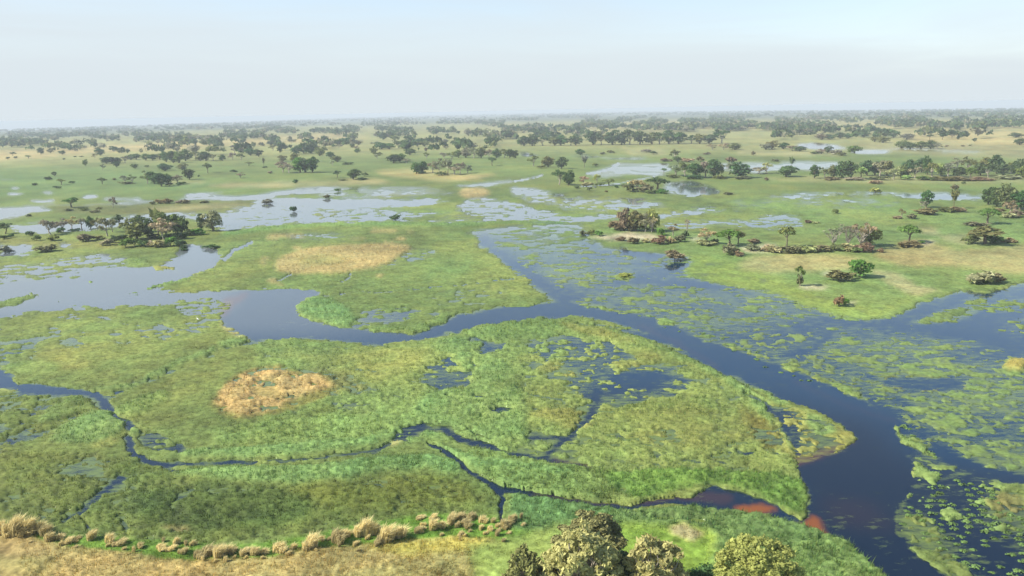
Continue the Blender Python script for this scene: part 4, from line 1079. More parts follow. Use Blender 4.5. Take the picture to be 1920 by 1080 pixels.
# --- the sandy knoll in the middle
cluster('on the sandy knoll', 'trees and bushes of the sandy knoll in the middle', [
    (1170, 433, 44, 30, 'broad', 'rd', 'tall tree with a reddish crown at the near end of the knoll'), (1192, 434, 41, 34, 'broad', 'ol', 'olive tree in the middle of the knoll grove'),
    (1210, 435, 38, 34, 'open', 'gy', 'grey tree with white limbs in the knoll grove'), (1224, 434, 42, 30, 'broad', 'yg', 'yellow green crown at the far end of the knoll grove'),
    (1222, 436, 30, 28, 'bare', 'tn', 'pale bare limbed tree before the knoll grove'),
    (1157, 432, 17, 36, 'scrub', 'br', 'brown thicket at the foot of the reddish tree'), (1185, 433, 14, 30, 'scrub', 'br'), (1205, 434, 12, 26, 'shrub', 'ol'),
    (1241, 442, 15, 24, 'shrub', 'gr', 'round green bush beside the knoll grove'), (1262, 444, 22, 24, 'open', 'rd', 'small reddish tree on the knoll'), (1283, 447, 15, 17, 'shrub', 'dg', 'dark bush beside the small reddish tree'),
    (1163, 452, 8, 22, 'scrub', 'br'), (1188, 457, 13, 24, 'scrub', 'rd'), (1211, 455, 8, 18, 'scrub', 'tn'), (1236, 458, 15, 32, 'scrub', 'rd'), (1258, 456, 12, 22, 'scrub', 'tn'), (1274, 454, 14, 22, 'scrub', 'br'),
    (1288, 437, 26, 14, 'bare', 'pk', 'tall pale dead tree beyond the small reddish tree'),
    (1326, 458, 31, 38, 'open', 'tn', 'tan open tree beside the wide green tree'), (1322, 460, 10, 40, 'scrub', 'tn', 'tan scrub under the open tan tree'), (1340, 457, 10, 20, 'shrub', 'dg', 'dark bush between tan tree and wide green tree'),
    (1366, 462, 34, 56, 'flat', 'gr', 'wide green tree on a leaning pale trunk'), (1384, 460, 30, 30, 'flat', 'ol', 'olive side crown of the wide green tree'),
    (1368, 478, 20, 36, 'scrub', 'br', 'spiky brown palm scrub in front of the wide green tree'), (1386, 481, 10, 20, 'scrub', 'rd', 'low reddish scrub at the near tip of the palm scrub'),
    (1412, 470, 11, 36, 'scrub', 'gy', 'grey scrub over the sand mound'), (1438, 472, 13, 28, 'scrub', 'tn', 'tan scrub beside the sand mound'), (1415, 456, 9, 26, 'scrub', 'br', 'brown scrub behind the sand mound'),
    (1094, 441, 10, 22, 'scrub', 'br', 'brown bush on the sandy tip of the knoll'), (1109, 441, 12, 16, 'shrub', 'ol', 'olive bush on the sandy tip of the knoll'), (1123, 443, 11, 20, 'shrub', 'gr', 'green bush on the sandy tip of the knoll'),
    (1265, 488, 19, 40, 'scrub', 'rd', 'reddish bush standing in the shallow water'),
    (1170, 519, 5, 30, 'shrub', 'yg', 'tiny grassy islet bush in the blue shallows')])
# --- islets and groves behind, centre to right
cluster('on the islets beyond the flooded grass', 'trees of the islets in the flooded middle distance', [
    (1048, 347, 30, 30, 'open', 'dg', 'dark tree with a clear trunk by the flooded meadow'), (1066, 348, 28, 26, 'broad', 'dk'), (1095, 347, 18, 22, 'open', 'tn'), (1119, 343, 16, 14, 'open', 'yg'), (1142, 348, 13, 30, 'flat', 'ol'),
    (1082, 354, 6, 14, 'shrub', 'dg'), (1105, 359, 9, 14, 'shrub', 'ol'), (1156, 353, 6, 9, 'shrub', 'dk'), (1137, 361, 4, 7, 'scrub', 'rd'),
    (1100, 350, 9, 30, 'shrub', 'tn'), (1125, 349, 7, 26, 'shrub', 'ol'), (1182, 360, 16, 30, 'shrub', 'ol'), (1198, 360, 25, 38, 'open', 'tn'), (1212, 361, 15, 34, 'scrub', 'br'),
    (1233, 356, 24, 46, 'flat', 'dk', 'dark flat topped tree beside the reflecting pool'), (1240, 363, 9, 32, 'shrub', 'gr'), (1222, 363, 8, 30, 'shrub', 'ol'), (1366, 366, 6, 18, 'scrub', 'br'),
    (1000, 312, 21, 20, 'open', 'ol'), (1027, 314, 21, 24, 'broad', 'ol'), (1053, 317, 22, 22, 'broad', 'dk'), (1096, 315, 20, 14, 'palm', 'gy'), (966, 297, 15, 13, 'broad', 'dk'), (1118, 312, 6, 18, 'shrub', 'ol'),
    (1088, 291, 11, 19, 'broad', 'dg'), (1130, 290, 5, 12, 'scrub', 'br'), (1145, 287, 5, 18, 'scrub', 'ol'), (1225, 290, 7, 16, 'shrub', 'dk'), (1212, 286, 8, 24, 'shrub', 'gy'), (1015, 316, 6, 20, 'shrub', 'ol'), (1245, 326, 11, 13, 'flat', 'gr')])
cluster('in the grove behind the reflecting pool', 'trees of the grove behind the reflecting pool', [
    (1268, 330, 22, 30, 'open', 'gy'), (1285, 332, 30, 32, 'open', 'ol'), (1305, 334, 31, 30, 'broad', 'dk'), (1322, 333, 30, 28, 'open', 'gy'), (1338, 334, 34, 32, 'broad', 'dg'), (1345, 334, 26, 26, 'open', 'ol'),
    (1388, 334, 28, 40, 'broad', 'dg', 'round dark tree standing apart from the grove behind the pool'), (1266, 300, 21, 20, 'open', 'ol'), (1270, 304, 12, 16, 'broad', 'dg'), (1313, 304, 12, 16, 'scrub', 'rd'), (1290, 304, 8, 26, 'scrub', 'tn'),
    (1372, 305, 11, 22, 'scrub', 'br'), (1248, 303, 6, 26, 'scrub', 'rd'), (1262, 334, 9, 28, 'shrub', 'ol'), (1300, 336, 8, 40, 'shrub', 'dg'), (1350, 336, 8, 30, 'shrub', 'ol'), (1392, 336, 6, 34, 'scrub', 'br'),
    (1438, 326, 22, 22, 'open', 'tn'), (1420, 326, 12, 30, 'open', 'gy'), (1475, 332, 23, 34, 'broad', 'dg', 'broad dark tree with its shadow beside the tan one'), (1484, 315, 18, 14, 'palm', 'dg'), (1437, 339, 6, 10, 'scrub', 'br'), (1453, 303, 5, 18, 'scrub', 'br'),
    (1335, 282, 12, 18, 'open', 'gy'), (1357, 282, 13, 20, 'open', 'tn'), (1378, 281, 12, 24, 'broad', 'ol'), (1412, 292, 9, 9, 'scrub', 'rd'), (1325, 290, 4, 16, 'scrub', 'br'), (1436, 281, 12, 22, 'broad', 'gy')])
rowx = [(982, 18, 22), (998, 20, 22), (1018, 19, 22), (1040, 18, 22), (1052, 19, 22), (1070, 14, 20), (1080, 20, 22), (1112, 24, 26), (1128, 22, 22), (1148, 26, 26), (1166, 22, 24), (1180, 28, 24), (1200, 24, 24), (1222, 22, 24), (1236, 22, 24), (1254, 24, 26),
        (1272, 22, 26), (1296, 16, 22), (1312, 18, 22), (1330, 18, 22), (1352, 26, 26)]
cluster('in the dark tree row across the plain', 'trees of the dark row across the plain', [(x, 274 - (x - 980) * .013, h * 1.05, w * 1.15, ('broad', 'broad', 'open')[i % 3], ('dk', 'dg', 'dk', 'ol', 'dg')[i % 5]) for i, (x, h, w) in enumerate(rowx)])
belt = [(1527, 335, 27, 18, 'broad', 'dk'), (1547, 334, 20, 20, 'open', 'ol'), (1562, 334, 24, 22, 'broad', 'ol'), (1578, 335, 30, 24, 'broad', 'dg'), (1592, 336, 33, 30, 'broad', 'dk'), (1613, 337, 25, 28, 'flat', 'yg'), (1625, 330, 30, 26, 'broad', 'dg'),
        (1640, 329, 27, 24, 'broad', 'dk'), (1650, 331, 30, 26, 'open', 'gy'), (1662, 331, 30, 26, 'broad', 'ol'), (1675, 337, 25, 24, 'open', 'tn'), (1690, 334, 24, 26, 'broad', 'ol'), (1703, 334, 36, 24, 'broad', 'dg'), (1716, 335, 26, 24, 'open', 'pk'),
        (1727, 324, 28, 24, 'broad', 'dg'), (1738, 328, 33, 18, 'broad', 'dk'), (1748, 332, 28, 28, 'open', 'ol'), (1764, 330, 26, 26, 'broad', 'yg'), (1778, 331, 25, 26, 'open', 'gy'), (1798, 333, 20, 26, 'broad', 'dk', 'very dark round tree low in the long belt'), (1795, 318, 22, 22, 'open', 'gy'),
        (1815, 325, 32, 26, 'open', 'ol'), (1820, 336, 22, 26, 'flat', 'gr'), (1838, 330, 25, 24, 'broad', 'dg'), (1845, 322, 26, 24, 'broad', 'ol'), (1853, 333, 25, 22, 'open', 'dg'), (1868, 326, 34, 26, 'broad', 'dk'), (1880, 331, 24, 28, 'broad', 'dg'),
        (1895, 326, 22, 26, 'open', 'ol'), (1906, 330, 30, 26, 'broad', 'dg'), (1918, 333, 22, 26, 'broad', 'ol'), (1930, 330, 30, 26, 'broad', 'dg'),
        (1560, 338, 6, 34, 'scrub', 'br'), (1650, 338, 9, 40, 'shrub', 'ol'), (1700, 338, 11, 24, 'shrub', 'yg'), (1641, 345, 8, 28, 'scrub', 'tn'), (1770, 339, 8, 50, 'scrub', 'ol'), (1800, 339, 8, 44, 'scrub', 'br'), (1840, 339, 6, 50, 'scrub', 'rd'), (1890, 336, 7, 50, 'scrub', 'tn'), (1735, 338, 8, 40, 'scrub', 'ol'), (1600, 338, 6, 40, 'scrub', 'tn')]
cluster('in the long belt across the right side', 'trees of the long belt on the right', belt)
cluster('on the narrow strip behind the long belt', 'trees of the narrow strips behind the belt', [
    (1447, 280, 16, 24, 'broad', 'ol'), (1469, 280, 13, 22, 'broad', 'dk'), (1487, 283, 10, 22, 'open', 'gy'), (1500, 284, 10, 22, 'broad', 'dg'), (1540, 289, 10, 20, 'open', 'gy'), (1552, 287, 12, 18, 'broad', 'dg'), (1566, 290, 10, 26, 'shrub', 'gy'),
    (1578, 292, 7, 26, 'shrub', 'ol'), (1602, 287, 14, 26, 'broad', 'gr', 'round green tree beside the far pond'), (1530, 289, 6, 30, 'shrub', 'ol'),
    (1540, 262, 10, 24, 'broad', 'br'), (1556, 262, 10, 20, 'broad', 'dg'), (1575, 260, 11, 20, 'broad', 'dk'), (1590, 260, 10, 16, 'broad', 'dg'), (1608, 256, 14, 18, 'broad', 'dk'), (1620, 258, 10, 20, 'broad', 'dg'), (1650, 256, 13, 20, 'broad', 'dk'), (1640, 266, 10, 20, 'broad', 'ol'),
    (1655, 268, 12, 24, 'broad', 'ol'), (1675, 258, 14, 24, 'broad', 'dg'), (1700, 262, 12, 26, 'broad', 'gy'), (1690, 278, 14, 24, 'broad', 'ol'), (1706, 279, 12, 24, 'broad', 'dg'), (1726, 279, 14, 26, 'broad', 'ol'), (1745, 279, 15, 24, 'broad', 'dg'), (1757, 280, 12, 16, 'open', 'gy'),
    (1743, 262, 11, 14, 'flat', 'dk'), (1767, 262, 11, 14, 'palm', 'dk'), (1785, 260, 8, 12, 'flat', 'gy'), (1796, 262, 7, 6, 'broad', 'dk'), (1827, 266, 8, 8, 'broad', 'dk'), (1774, 276, 4, 9, 'shrub', 'br'), (1805, 275, 3, 8, 'shrub', 'br'), (1819, 274, 3, 7, 'shrub', 'br'), (1912, 272, 12, 22, 'broad', 'dk'), (1905, 258, 9, 26, 'broad', 'dg')])
# --- the wooded island on the left
cluster('on the wooded island', 'trees of the wooded island on the left', [
    (95, 441, 31, 36, 'open', 'gy'), (118, 434, 22, 24, 'open', 'gy'), (135, 430, 26, 26, 'open', 'tn'), (154, 431, 24, 22, 'flat', 'gy'), (170, 430, 26, 16, 'broad', 'dg'), (182, 432, 26, 22, 'open', 'ol'), (201, 444, 38, 34, 'open', 'gy'),
    (224, 429, 27, 26, 'flat', 'dk', 'dark flat crowned tree at the water on the wooded island'), (212, 436, 28, 22, 'open', 'gy'),
    (256, 450, 40, 54, 'broad', 'ol', 'broad olive tree at the front of the wooded island'), (262, 436, 34, 34, 'broad', 'dg'), (280, 446, 36, 34, 'broad', 'dk'), (297, 440, 42, 34, 'palm', 'ol', 'tall ragged palm like tree rising above the wooded island'),
    (312, 442, 46, 38, 'broad', 'ol', 'tallest olive crown on the wooded island'), (308, 450, 38, 46, 'open', 'tn', 'tan open tree at the front of the wooded island'), (333, 441, 40, 38, 'broad', 'ol'), (342, 438, 32, 26, 'broad', 'dk'),
    (378, 434, 34, 17, 'broad', 'dg', 'small dark tree leaning on the big grey green one'), (400, 434, 42, 42, 'broad', 'gy', 'big grey green round tree at the tip of the wooded island'),
    (58, 443, 11, 18, 'shrub', 'dg'), (69, 452, 15, 18, 'shrub', 'ol'), (97, 452, 11, 28, 'shrub', 'ol'), (112, 437, 10, 22, 'shrub', 'dk'), (140, 434, 6, 26, 'shrub', 'dg'), (163, 453, 15, 34, 'scrub', 'br', 'brown thicket at the front of the wooded island'), (186, 450, 10, 26, 'shrub', 'ol'),
    (201, 461, 13, 28, 'scrub', 'pk'), (214, 456, 14, 22, 'shrub', 'dg'), (236, 465, 18, 30, 'shrub', 'gr'), (252, 462, 16, 24, 'shrub', 'gr'), (266, 464, 13, 26, 'shrub', 'dg'), (285, 463, 12, 22, 'scrub', 'tn'), (303, 464, 14, 34, 'scrub', 'tn', 'straw coloured palm thicket at the lagoon edge'),
    (320, 462, 18, 30, 'shrub', 'gr'), (337, 463, 16, 30, 'shrub', 'dg'), (345, 468, 9, 16, 'shrub', 'dk'), (316, 448, 12, 40, 'shrub', 'dk'), (340, 449, 14, 34, 'shrub', 'dk'), (356, 442, 13, 30, 'shrub', 'dg'), (372, 441, 16, 32, 'shrub', 'gr'), (290, 448, 12, 30, 'shrub', 'dk'),
    (396, 466, 9, 34, 'shrub', 'dg', 'low dark bush overhanging the round end of the lagoon'), (230, 452, 12, 24, 'shrub', 'dk'), (345, 470, 6, 18, 'shrub', 'dk')])
cluster('by the left flooded strip', 'trees and bushes along the flooded strips', [
    (135, 390, 20, 34, 'flat', 'dg', 'dark spreading tree beside the flooded strip'), (130, 396, 5, 16, 'scrub', 'br'), (157, 395, 6, 24, 'shrub', 'ol'), (178, 399, 5, 18, 'scrub', 'br'), (186, 393, 5, 14, 'shrub', 'ol'), (213, 390, 21, 15, 'open', 'gy'),
    (286, 384, 7, 12, 'scrub', 'br'), (300, 382, 8, 20, 'scrub', 'rd'), (316, 382, 10, 22, 'scrub', 'br'), (338, 382, 7, 18, 'scrub', 'pk'), (350, 382, 8, 16, 'scrub', 'gy'), (383, 381, 5, 20, 'scrub', 'br'), (54, 407, 7, 11, 'shrub', 'dk'),
    (10, 439, 21, 28, 'flat', 'dg', 'dark crooked tree cut by the left frame edge'), (8, 449, 9, 22, 'shrub', 'dk'), (21, 446, 8, 12, 'shrub', 'dg'), (86, 473, 14, 40, 'scrub', 'br', 'brown thicket standing between two puddles'), (10, 474, 15, 34, 'shrub', 'gy', 'grey green bush at the left edge of the puddle'),
    (115, 347, 12, 19, 'flat', 'ol'), (65, 348, 5, 12, 'shrub', 'dk'), (107, 354, 6, 16, 'shrub', 'dk'), (90, 338, 7, 16, 'shrub', 'dg'), (136, 344, 5, 13, 'shrub', 'dk'), (102, 330, 8, 9, 'broad', 'dk'), (192, 346, 13, 18, 'flat', 'dk'), (215, 338, 4, 9, 'scrub', 'br'),
    (555, 344, 8, 12, 'shrub', 'dg'), (634, 359, 7, 16, 'shrub', 'gr'), (612, 372, 7, 15, 'scrub', 'br'), (500, 382, 9, 26, 'scrub', 'gy'), (551, 397, 13, 18, 'shrub', 'dk', 'dark ragged bush alone in the shallow lagoon'), (742, 412, 11, 28, 'shrub', 'dg', 'dark dome bush on its own islet')])
# --- scattered groves, left and centre
cluster('in the grove on the green flat', 'trees of the grove on the green flat, left', [
    (234, 344, 15, 16, 'open', 'gy'), (247, 344, 14, 16, 'open', 'ol'), (240, 345, 5, 36, 'shrub', 'ol'), (277, 345, 22, 22, 'open', 'ol'), (290, 345, 23, 26, 'broad', 'dg'), (303, 350, 30, 30, 'broad', 'dk'), (316, 346, 20, 18, 'broad', 'dg'), (333, 345, 18, 22, 'open', 'gy'),
    (318, 349, 6, 18, 'shrub', 'dk'), (340, 347, 6, 20, 'shrub', 'dk'), (355, 337, 22, 22, 'broad', 'dk', 'round tree with a clear trunk beside the green flat grove'), (342, 319, 12, 20, 'broad', 'ol'), (310, 321, 14, 24, 'broad', 'dg'), (305, 318, 12, 18, 'broad', 'dk'),
    (390, 325, 20, 19, 'flat', 'dg', 'lone dark lollipop tree on the pale flat'), (451, 334, 9, 16, 'open', 'gy'), (438, 323, 5, 16, 'shrub', 'dk'), (372, 332, 4, 6, 'shrub', 'dk'), (467, 311, 8, 18, 'flat', 'ol'), (253, 316, 10, 15, 'broad', 'ol'), (219, 314, 12, 14, 'broad', 'dk'), (193, 320, 13, 10, 'open', 'gy'),
    (160, 311, 12, 10, 'broad', 'ol'), (276, 314, 5, 12, 'shrub', 'ol')])
cluster('in the broken woodland at left', 'trees of the broken woodland on the left plain', [
    (200, 307, 13, 20, 'broad', 'dg'), (210, 307, 14, 26, 'broad', 'dk'), (220, 306, 10, 18, 'broad', 'dg'), (235, 306, 14, 16, 'open', 'gy'), (246, 300, 12, 18, 'broad', 'ol'), (256, 299, 11, 16, 'broad', 'dk'), (274, 301, 13, 18, 'broad', 'ol'), (286, 301, 12, 18, 'broad', 'dg'),
    (300, 299, 12, 20, 'broad', 'ol'), (312, 304, 20, 22, 'broad', 'dg'), (325, 306, 22, 22, 'broad', 'dk'), (336, 306, 22, 22, 'broad', 'ol'), (349, 302, 22, 24, 'broad', 'dg'), (366, 298, 15, 16, 'open', 'ol'), (376, 302, 10, 20, 'shrub', 'ol'), (386, 302, 20, 22, 'broad', 'dk'), (400, 302, 14, 14, 'open', 'gy'),
    (417, 302, 12, 13, 'broad', 'dk'), (436, 300, 14, 14, 'open', 'gy'), (452, 301, 16, 16, 'open', 'ol'), (440, 288, 16, 14, 'open', 'gy'), (470, 292, 14, 20, 'broad', 'dg'), (485, 294, 14, 16, 'broad', 'dk'),
    (77, 290, 14, 11, 'broad', 'dk'), (95, 287, 9, 12, 'broad', 'ol'), (117, 290, 8, 12, 'broad', 'dg'), (122, 279, 7, 14, 'broad', 'dk'), (144, 280, 12, 8, 'open', 'gy'), (150, 281, 9, 10, 'broad', 'ol'), (25, 293, 8, 13, 'flat', 'dk'), (53, 298, 7, 13, 'flat', 'dg'), (15, 299, 5, 9, 'shrub', 'dk'), (30, 297, 4, 8, 'shrub', 'dk'),
    (188, 292, 13, 18, 'broad', 'dg'), (178, 297, 9, 10, 'open', 'br'), (214, 284, 10, 18, 'broad', 'dk'), (228, 287, 8, 20, 'broad', 'ol'), (190, 277, 9, 14, 'broad', 'dk'), (120, 300, 4, 6, 'shrub', 'dk'), (141, 295, 3, 8, 'shrub', 'dk'), (153, 295, 3, 9, 'shrub', 'dk')])
cluster('in the groves on the middle plain', 'trees of the groves on the middle plain', [
    (530, 324, 22, 24, 'open', 'gy'), (542, 325, 18, 22, 'open', 'pk'), (563, 324, 30, 26, 'broad', 'gr'), (572, 324, 26, 22, 'broad', 'dg'), (586, 324, 30, 24, 'broad', 'dk'), (553, 306, 20, 18, 'broad', 'ol'), (530, 304, 13, 18, 'broad', 'ol'), (507, 326, 6, 14, 'shrub', 'gy'), (495, 315, 17, 6, 'palm', 'br'),
    (495, 315, 3, 14, 'shrub', 'dk'), (556, 290, 16, 20, 'broad', 'dg'), (570, 288, 20, 24, 'broad', 'dk'), (585, 288, 20, 24, 'broad', 'dg'), (600, 293, 16, 20, 'broad', 'ol'), (620, 296, 12, 18, 'broad', 'dg'), (512, 283, 12, 14, 'open', 'ol'), (525, 287, 14, 12, 'broad', 'dk'), (508, 272, 8, 16, 'broad', 'dk'), (520, 274, 8, 14, 'broad', 'dg'),
    (632, 304, 13, 20, 'broad', 'ol'), (624, 311, 10, 10, 'open', 'gy'), (632, 334, 14, 16, 'flat', 'dg', 'lollipop tree beside the straw islet'), (663, 337, 22, 24, 'broad', 'dg', 'rounded tree on the straw islet'), (684, 331, 8, 15, 'shrub', 'ol'), (680, 338, 5, 26, 'shrub', 'dk'), (643, 339, 4, 20, 'shrub', 'ol'), (652, 309, 5, 24, 'shrub', 'dg'),
    (738, 306, 17, 26, 'broad', 'dk'), (750, 304, 16, 22, 'broad', 'gr'), (762, 306, 9, 16, 'open', 'br'), (769, 291, 13, 21, 'broad', 'dg'), (708, 298, 13, 17, 'open', 'ol'), (800, 298, 12, 11, 'open', 'ol'), (799, 289, 11, 10, 'palm', 'br'), (785, 284, 6, 5, 'palm', 'dg'), (836, 281, 8, 12, 'open', 'gy'), (855, 270, 14, 9, 'broad', 'dk'),
    (781, 326, 20, 20, 'broad', 'dg'), (793, 325, 23, 22, 'broad', 'dk'), (812, 325, 22, 18, 'open', 'gy'), (825, 327, 26, 22, 'open', 'gy'), (840, 328, 26, 22, 'palm', 'gy'), (852, 328, 20, 22, 'open', 'tn'), (864, 326, 22, 18, 'open', 'gy'), (877, 325, 15, 18, 'open', 'gy'), (828, 329, 8, 30, 'shrub', 'ol'), (790, 326, 6, 20, 'shrub', 'dk'),
    (923, 311, 17, 20, 'flat', 'dg', 'dark tree on a thin trunk alone before the grove row'), (833, 298, 12, 18, 'open', 'gy'), (848, 299, 14, 18, 'open', 'ol'), (860, 296, 15, 16, 'broad', 'ol'), (874, 296, 18, 20, 'broad', 'gy'), (888, 297, 20, 20, 'open', 'gy'), (902, 297, 20, 20, 'broad', 'ol'), (917, 297, 18, 18, 'open', 'gy'), (932, 297, 18, 18, 'broad', 'dg'), (946, 297, 18, 18, 'open', 'ol'), (956, 297, 18, 16, 'broad', 'dk'),
    (668, 285, 12, 12, 'open', 'gy'), (670, 287, 8, 12, 'broad', 'dg'), (704, 275, 10, 18, 'open', 'gy'), (716, 280, 13, 30, 'broad', 'dg'), (730, 280, 12, 24, 'broad', 'gr'), (745, 272, 8, 14, 'broad', 'dk'), (758, 277, 16, 14, 'broad', 'dg'), (770, 277, 12, 14, 'broad', 'dk'), (783, 275, 16, 22, 'broad', 'dg'), (796, 275, 12, 18, 'broad', 'ol'), (812, 269, 8, 12, 'broad', 'dk'), (672, 272, 8, 16, 'broad', 'ol'),
    (614, 270, 9, 16, 'broad', 'dg'), (634, 272, 10, 24, 'broad', 'dk'), (648, 270, 12, 24, 'broad', 'dg'), (662, 264, 14, 20, 'broad', 'ol'), (636, 278, 8, 14, 'open', 'gy')])
# --- the far woodland: trees too many and too small to pick out, one mass
def far_wood():
    rg = np.random.default_rng(77)
    zones = [  # (polygon in the photograph, trees)
        ([(-80, 250), (60, 247), (200, 238), (420, 232), (420, 240), (230, 250), (110, 262), (-80, 282)], 420),
        ([(0, 262), (60, 258), (110, 262), (105, 272), (0, 280)], 70),
        ([(150, 258), (260, 250), (350, 254), (360, 262), (260, 268), (160, 268)], 80),
        ([(400, 262), (520, 268), (600, 262), (560, 252), (420, 250)], 60),
        ([(320, 262), (420, 262), (430, 276), (340, 278)], 40),
        ([(480, 240), (740, 235), (760, 250), (700, 258), (580, 256), (480, 262)], 170),
        ([(700, 246), (770, 244), (780, 262), (700, 264)], 30), ([(805, 246), (860, 246), (860, 255), (805, 255)], 24), ([(870, 250), (960, 248), (960, 262), (880, 262)], 40),
        ([(420, 230), (700, 224), (960, 218), (960, 232), (700, 238), (420, 246)], 420),
        ([(960, 216), (1300, 213), (1300, 222), (960, 228)], 330), ([(900, 234), (1100, 230), (1200, 236), (1150, 246), (960, 250)], 180),
        ([(1300, 212), (1700, 209), (2000, 209), (2000, 220), (1700, 221), (1300, 222)], 500),
        ([(1130, 236), (1330, 230), (1350, 246), (1210, 248)], 150), ([(1200, 234), (1420, 230), (1440, 246), (1260, 248)], 150),
        ([(1440, 238), (1560, 238), (1570, 252), (1445, 254)], 110), ([(1360, 234), (1460, 232), (1460, 245), (1370, 246)], 70),
        ([(1620, 232), (1740, 230), (1730, 242), (1630, 242)], 60), ([(1740, 236), (1800, 236), (1800, 248), (1740, 248)], 30), ([(1800, 232), (1960, 230), (1960, 250), (1830, 246)], 80),
        ([(1440, 222), (1700, 222), (1700, 232), (1440, 234)], 110), ([(1700, 221), (1960, 220), (1960, 232), (1700, 232)], 110), ([(980, 252), (1120, 250), (1180, 260), (1000, 264)], 40),
        ([(0, 270), (300, 262), (700, 262), (1000, 262), (1000, 285), (700, 292), (300, 292), (0, 290)], 110), ([(1100, 222), (1440, 220), (1440, 232), (1100, 236)], 240), ([(1450, 244), (1900, 240), (1900, 262), (1450, 264)], 60)]
    pts = []
    for q, n in zones:
        q = np.array(q, float)
        k = 0
        n = int(n * 2.1)
        while k < n:
            m = n * 3 + 30
            u = rg.uniform(q[:, 0].min(), q[:, 0].max(), m); v = rg.uniform(q[:, 1].min(), q[:, 1].max(), m)
            ins = np.zeros(m, bool)
            for i in range(len(q)):
                (x1, y1), (x2, y2) = q[i], q[(i + 1) % len(q)]
                if y1 == y2: continue
                ins ^= (v >= min(y1, y2)) & (v < max(y1, y2)) & (u < x1 + (v - y1) * (x2 - x1) / (y2 - y1))
            ins &= vnoise(u / 30, v / 5, 91) > .47
            for a, b in zip(u[ins], v[ins]):
                if k < n: pts.append((a, b)); k += 1
    for i in range(3000):                                    # the closed wood along the horizon
        a = math.radians(rg.uniform(-35, 35)); k = float(curv(np.float64(a)))
        r = math.sqrt(2 * H / k) * rg.uniform(.28, .98)
        pts.append((a, r, 0))
    VV, FF, CC = [], [], []
    off = 0
    tmpl = []
    for i in range(10):
        lob = [(rg.normal(0, .2), rg.normal(0, .2), .62 + rg.normal(0, .1), .3, .3, .26) for _ in range(4)]
        V, Fq = leaves(lob, 34, .2, rg, shell=.5)
        V[:, 2] = np.maximum(V[:, 2], .08)
        tmpl.append((V, Fq))
    tones = [TONE[k] for k in ('dk', 'dg', 'dk', 'dg', 'ol', 'gy')]
    for q in pts:
        x, y, r = to_ground(*q) if len(q) == 2 else (q[1] * math.sin(q[0]), q[1] * math.cos(q[0]), q[1])
        if not 900 < r < 24000: continue
        V, Fq = tmpl[rg.integers(len(tmpl))]
        h = rg.uniform(6, 14) * (1 + .15 * (r > 5000)); w = h * rg.uniform(.8, 1.25) * (1.9 if len(q) == 3 else 1)
        t = rg.uniform(0, 6.28)
        c, s_ = math.cos(t), math.sin(t)
        P_ = np.stack([(V[:, 0] * c - V[:, 1] * s_) * w + x, (V[:, 0] * s_ + V[:, 1] * c) * w + y, V[:, 2] * h + float(z_plain(np.float64(x), np.float64(y)))], -1)
        VV.append(P_); FF.append(Fq + off); off += len(V)
        col = np.array(tones[rg.integers(len(tones))]) * rg.uniform(1.1, 1.6)
        CC.append(np.repeat(col[None], len(V), 0) * np.repeat(rg.uniform(.7, 1.3, len(V) // 4), 4)[:, None])
    me = mesh_np('far_woodland', np.concatenate(VV), [np.concatenate(FF)], [leaf_material('far_leaves', True)], np.concatenate(CC))
    tag(link('far_woodland', me), 'bluish far woodland scattered up to the horizon', 'woodland', kind='stuff')
far_wood()

# --- the big trees on the near bank, their feet below the frame
def near_tree(u, v, hpx, wpx, kind, tone, label, n, size, seed, form):
    return plant(u, v, hpx, wpx, kind, tone, label, 'large trees on the near bank', tree_shape(form, seed, n, size))
near_tree(1105, 1085, 104, 150, 'broad', 'fo', 'large olive tree behind the tan tree on the near bank', 10000, .020, 301, 'big')
near_tree(1095, 1155, 140, 165, 'open', 'ft', 'large tan tree with pale limbs at the bottom of the frame', 11000, .020, 302, 'big')
near_tree(1228, 1155, 134, 130, 'open', 'ft', 'tan tree with drooping sprays beside the round yellow green tree', 9000, .022, 303, 'big')
near_tree(1416, 1155, 126, 160, 'broad', 'fy', 'round yellow green leafy tree by the reeds', 16000, .015, 304, 'round')
near_tree(985, 1130, 90, 84, 'broad', 'fo', 'smaller olive tree at the near end of the tree group', 6000, .03, 305, 'big')
near_tree(1040, 1130, 70, 80, 'broad', 'fo', 'low olive crown between the smaller olive tree and the tan one', 6000, .03, 309, 'big')
near_tree(1165, 1120, 70, 70, 'shrub', 'dg', 'dark bush in the shade between the two tan trees', 2600, .04, 306, 'shrub')
near_tree(1320, 1110, 44, 80, 'shrub', 'dg', 'low dark bush between tan tree and round tree', 2200, .04, 307, 'shrub')
near_tree(1482, 1140, 60, 46, 'shrub', 'yg', 'yellow green bush at the side of the round tree', 2200, .04, 308, 'shrub')

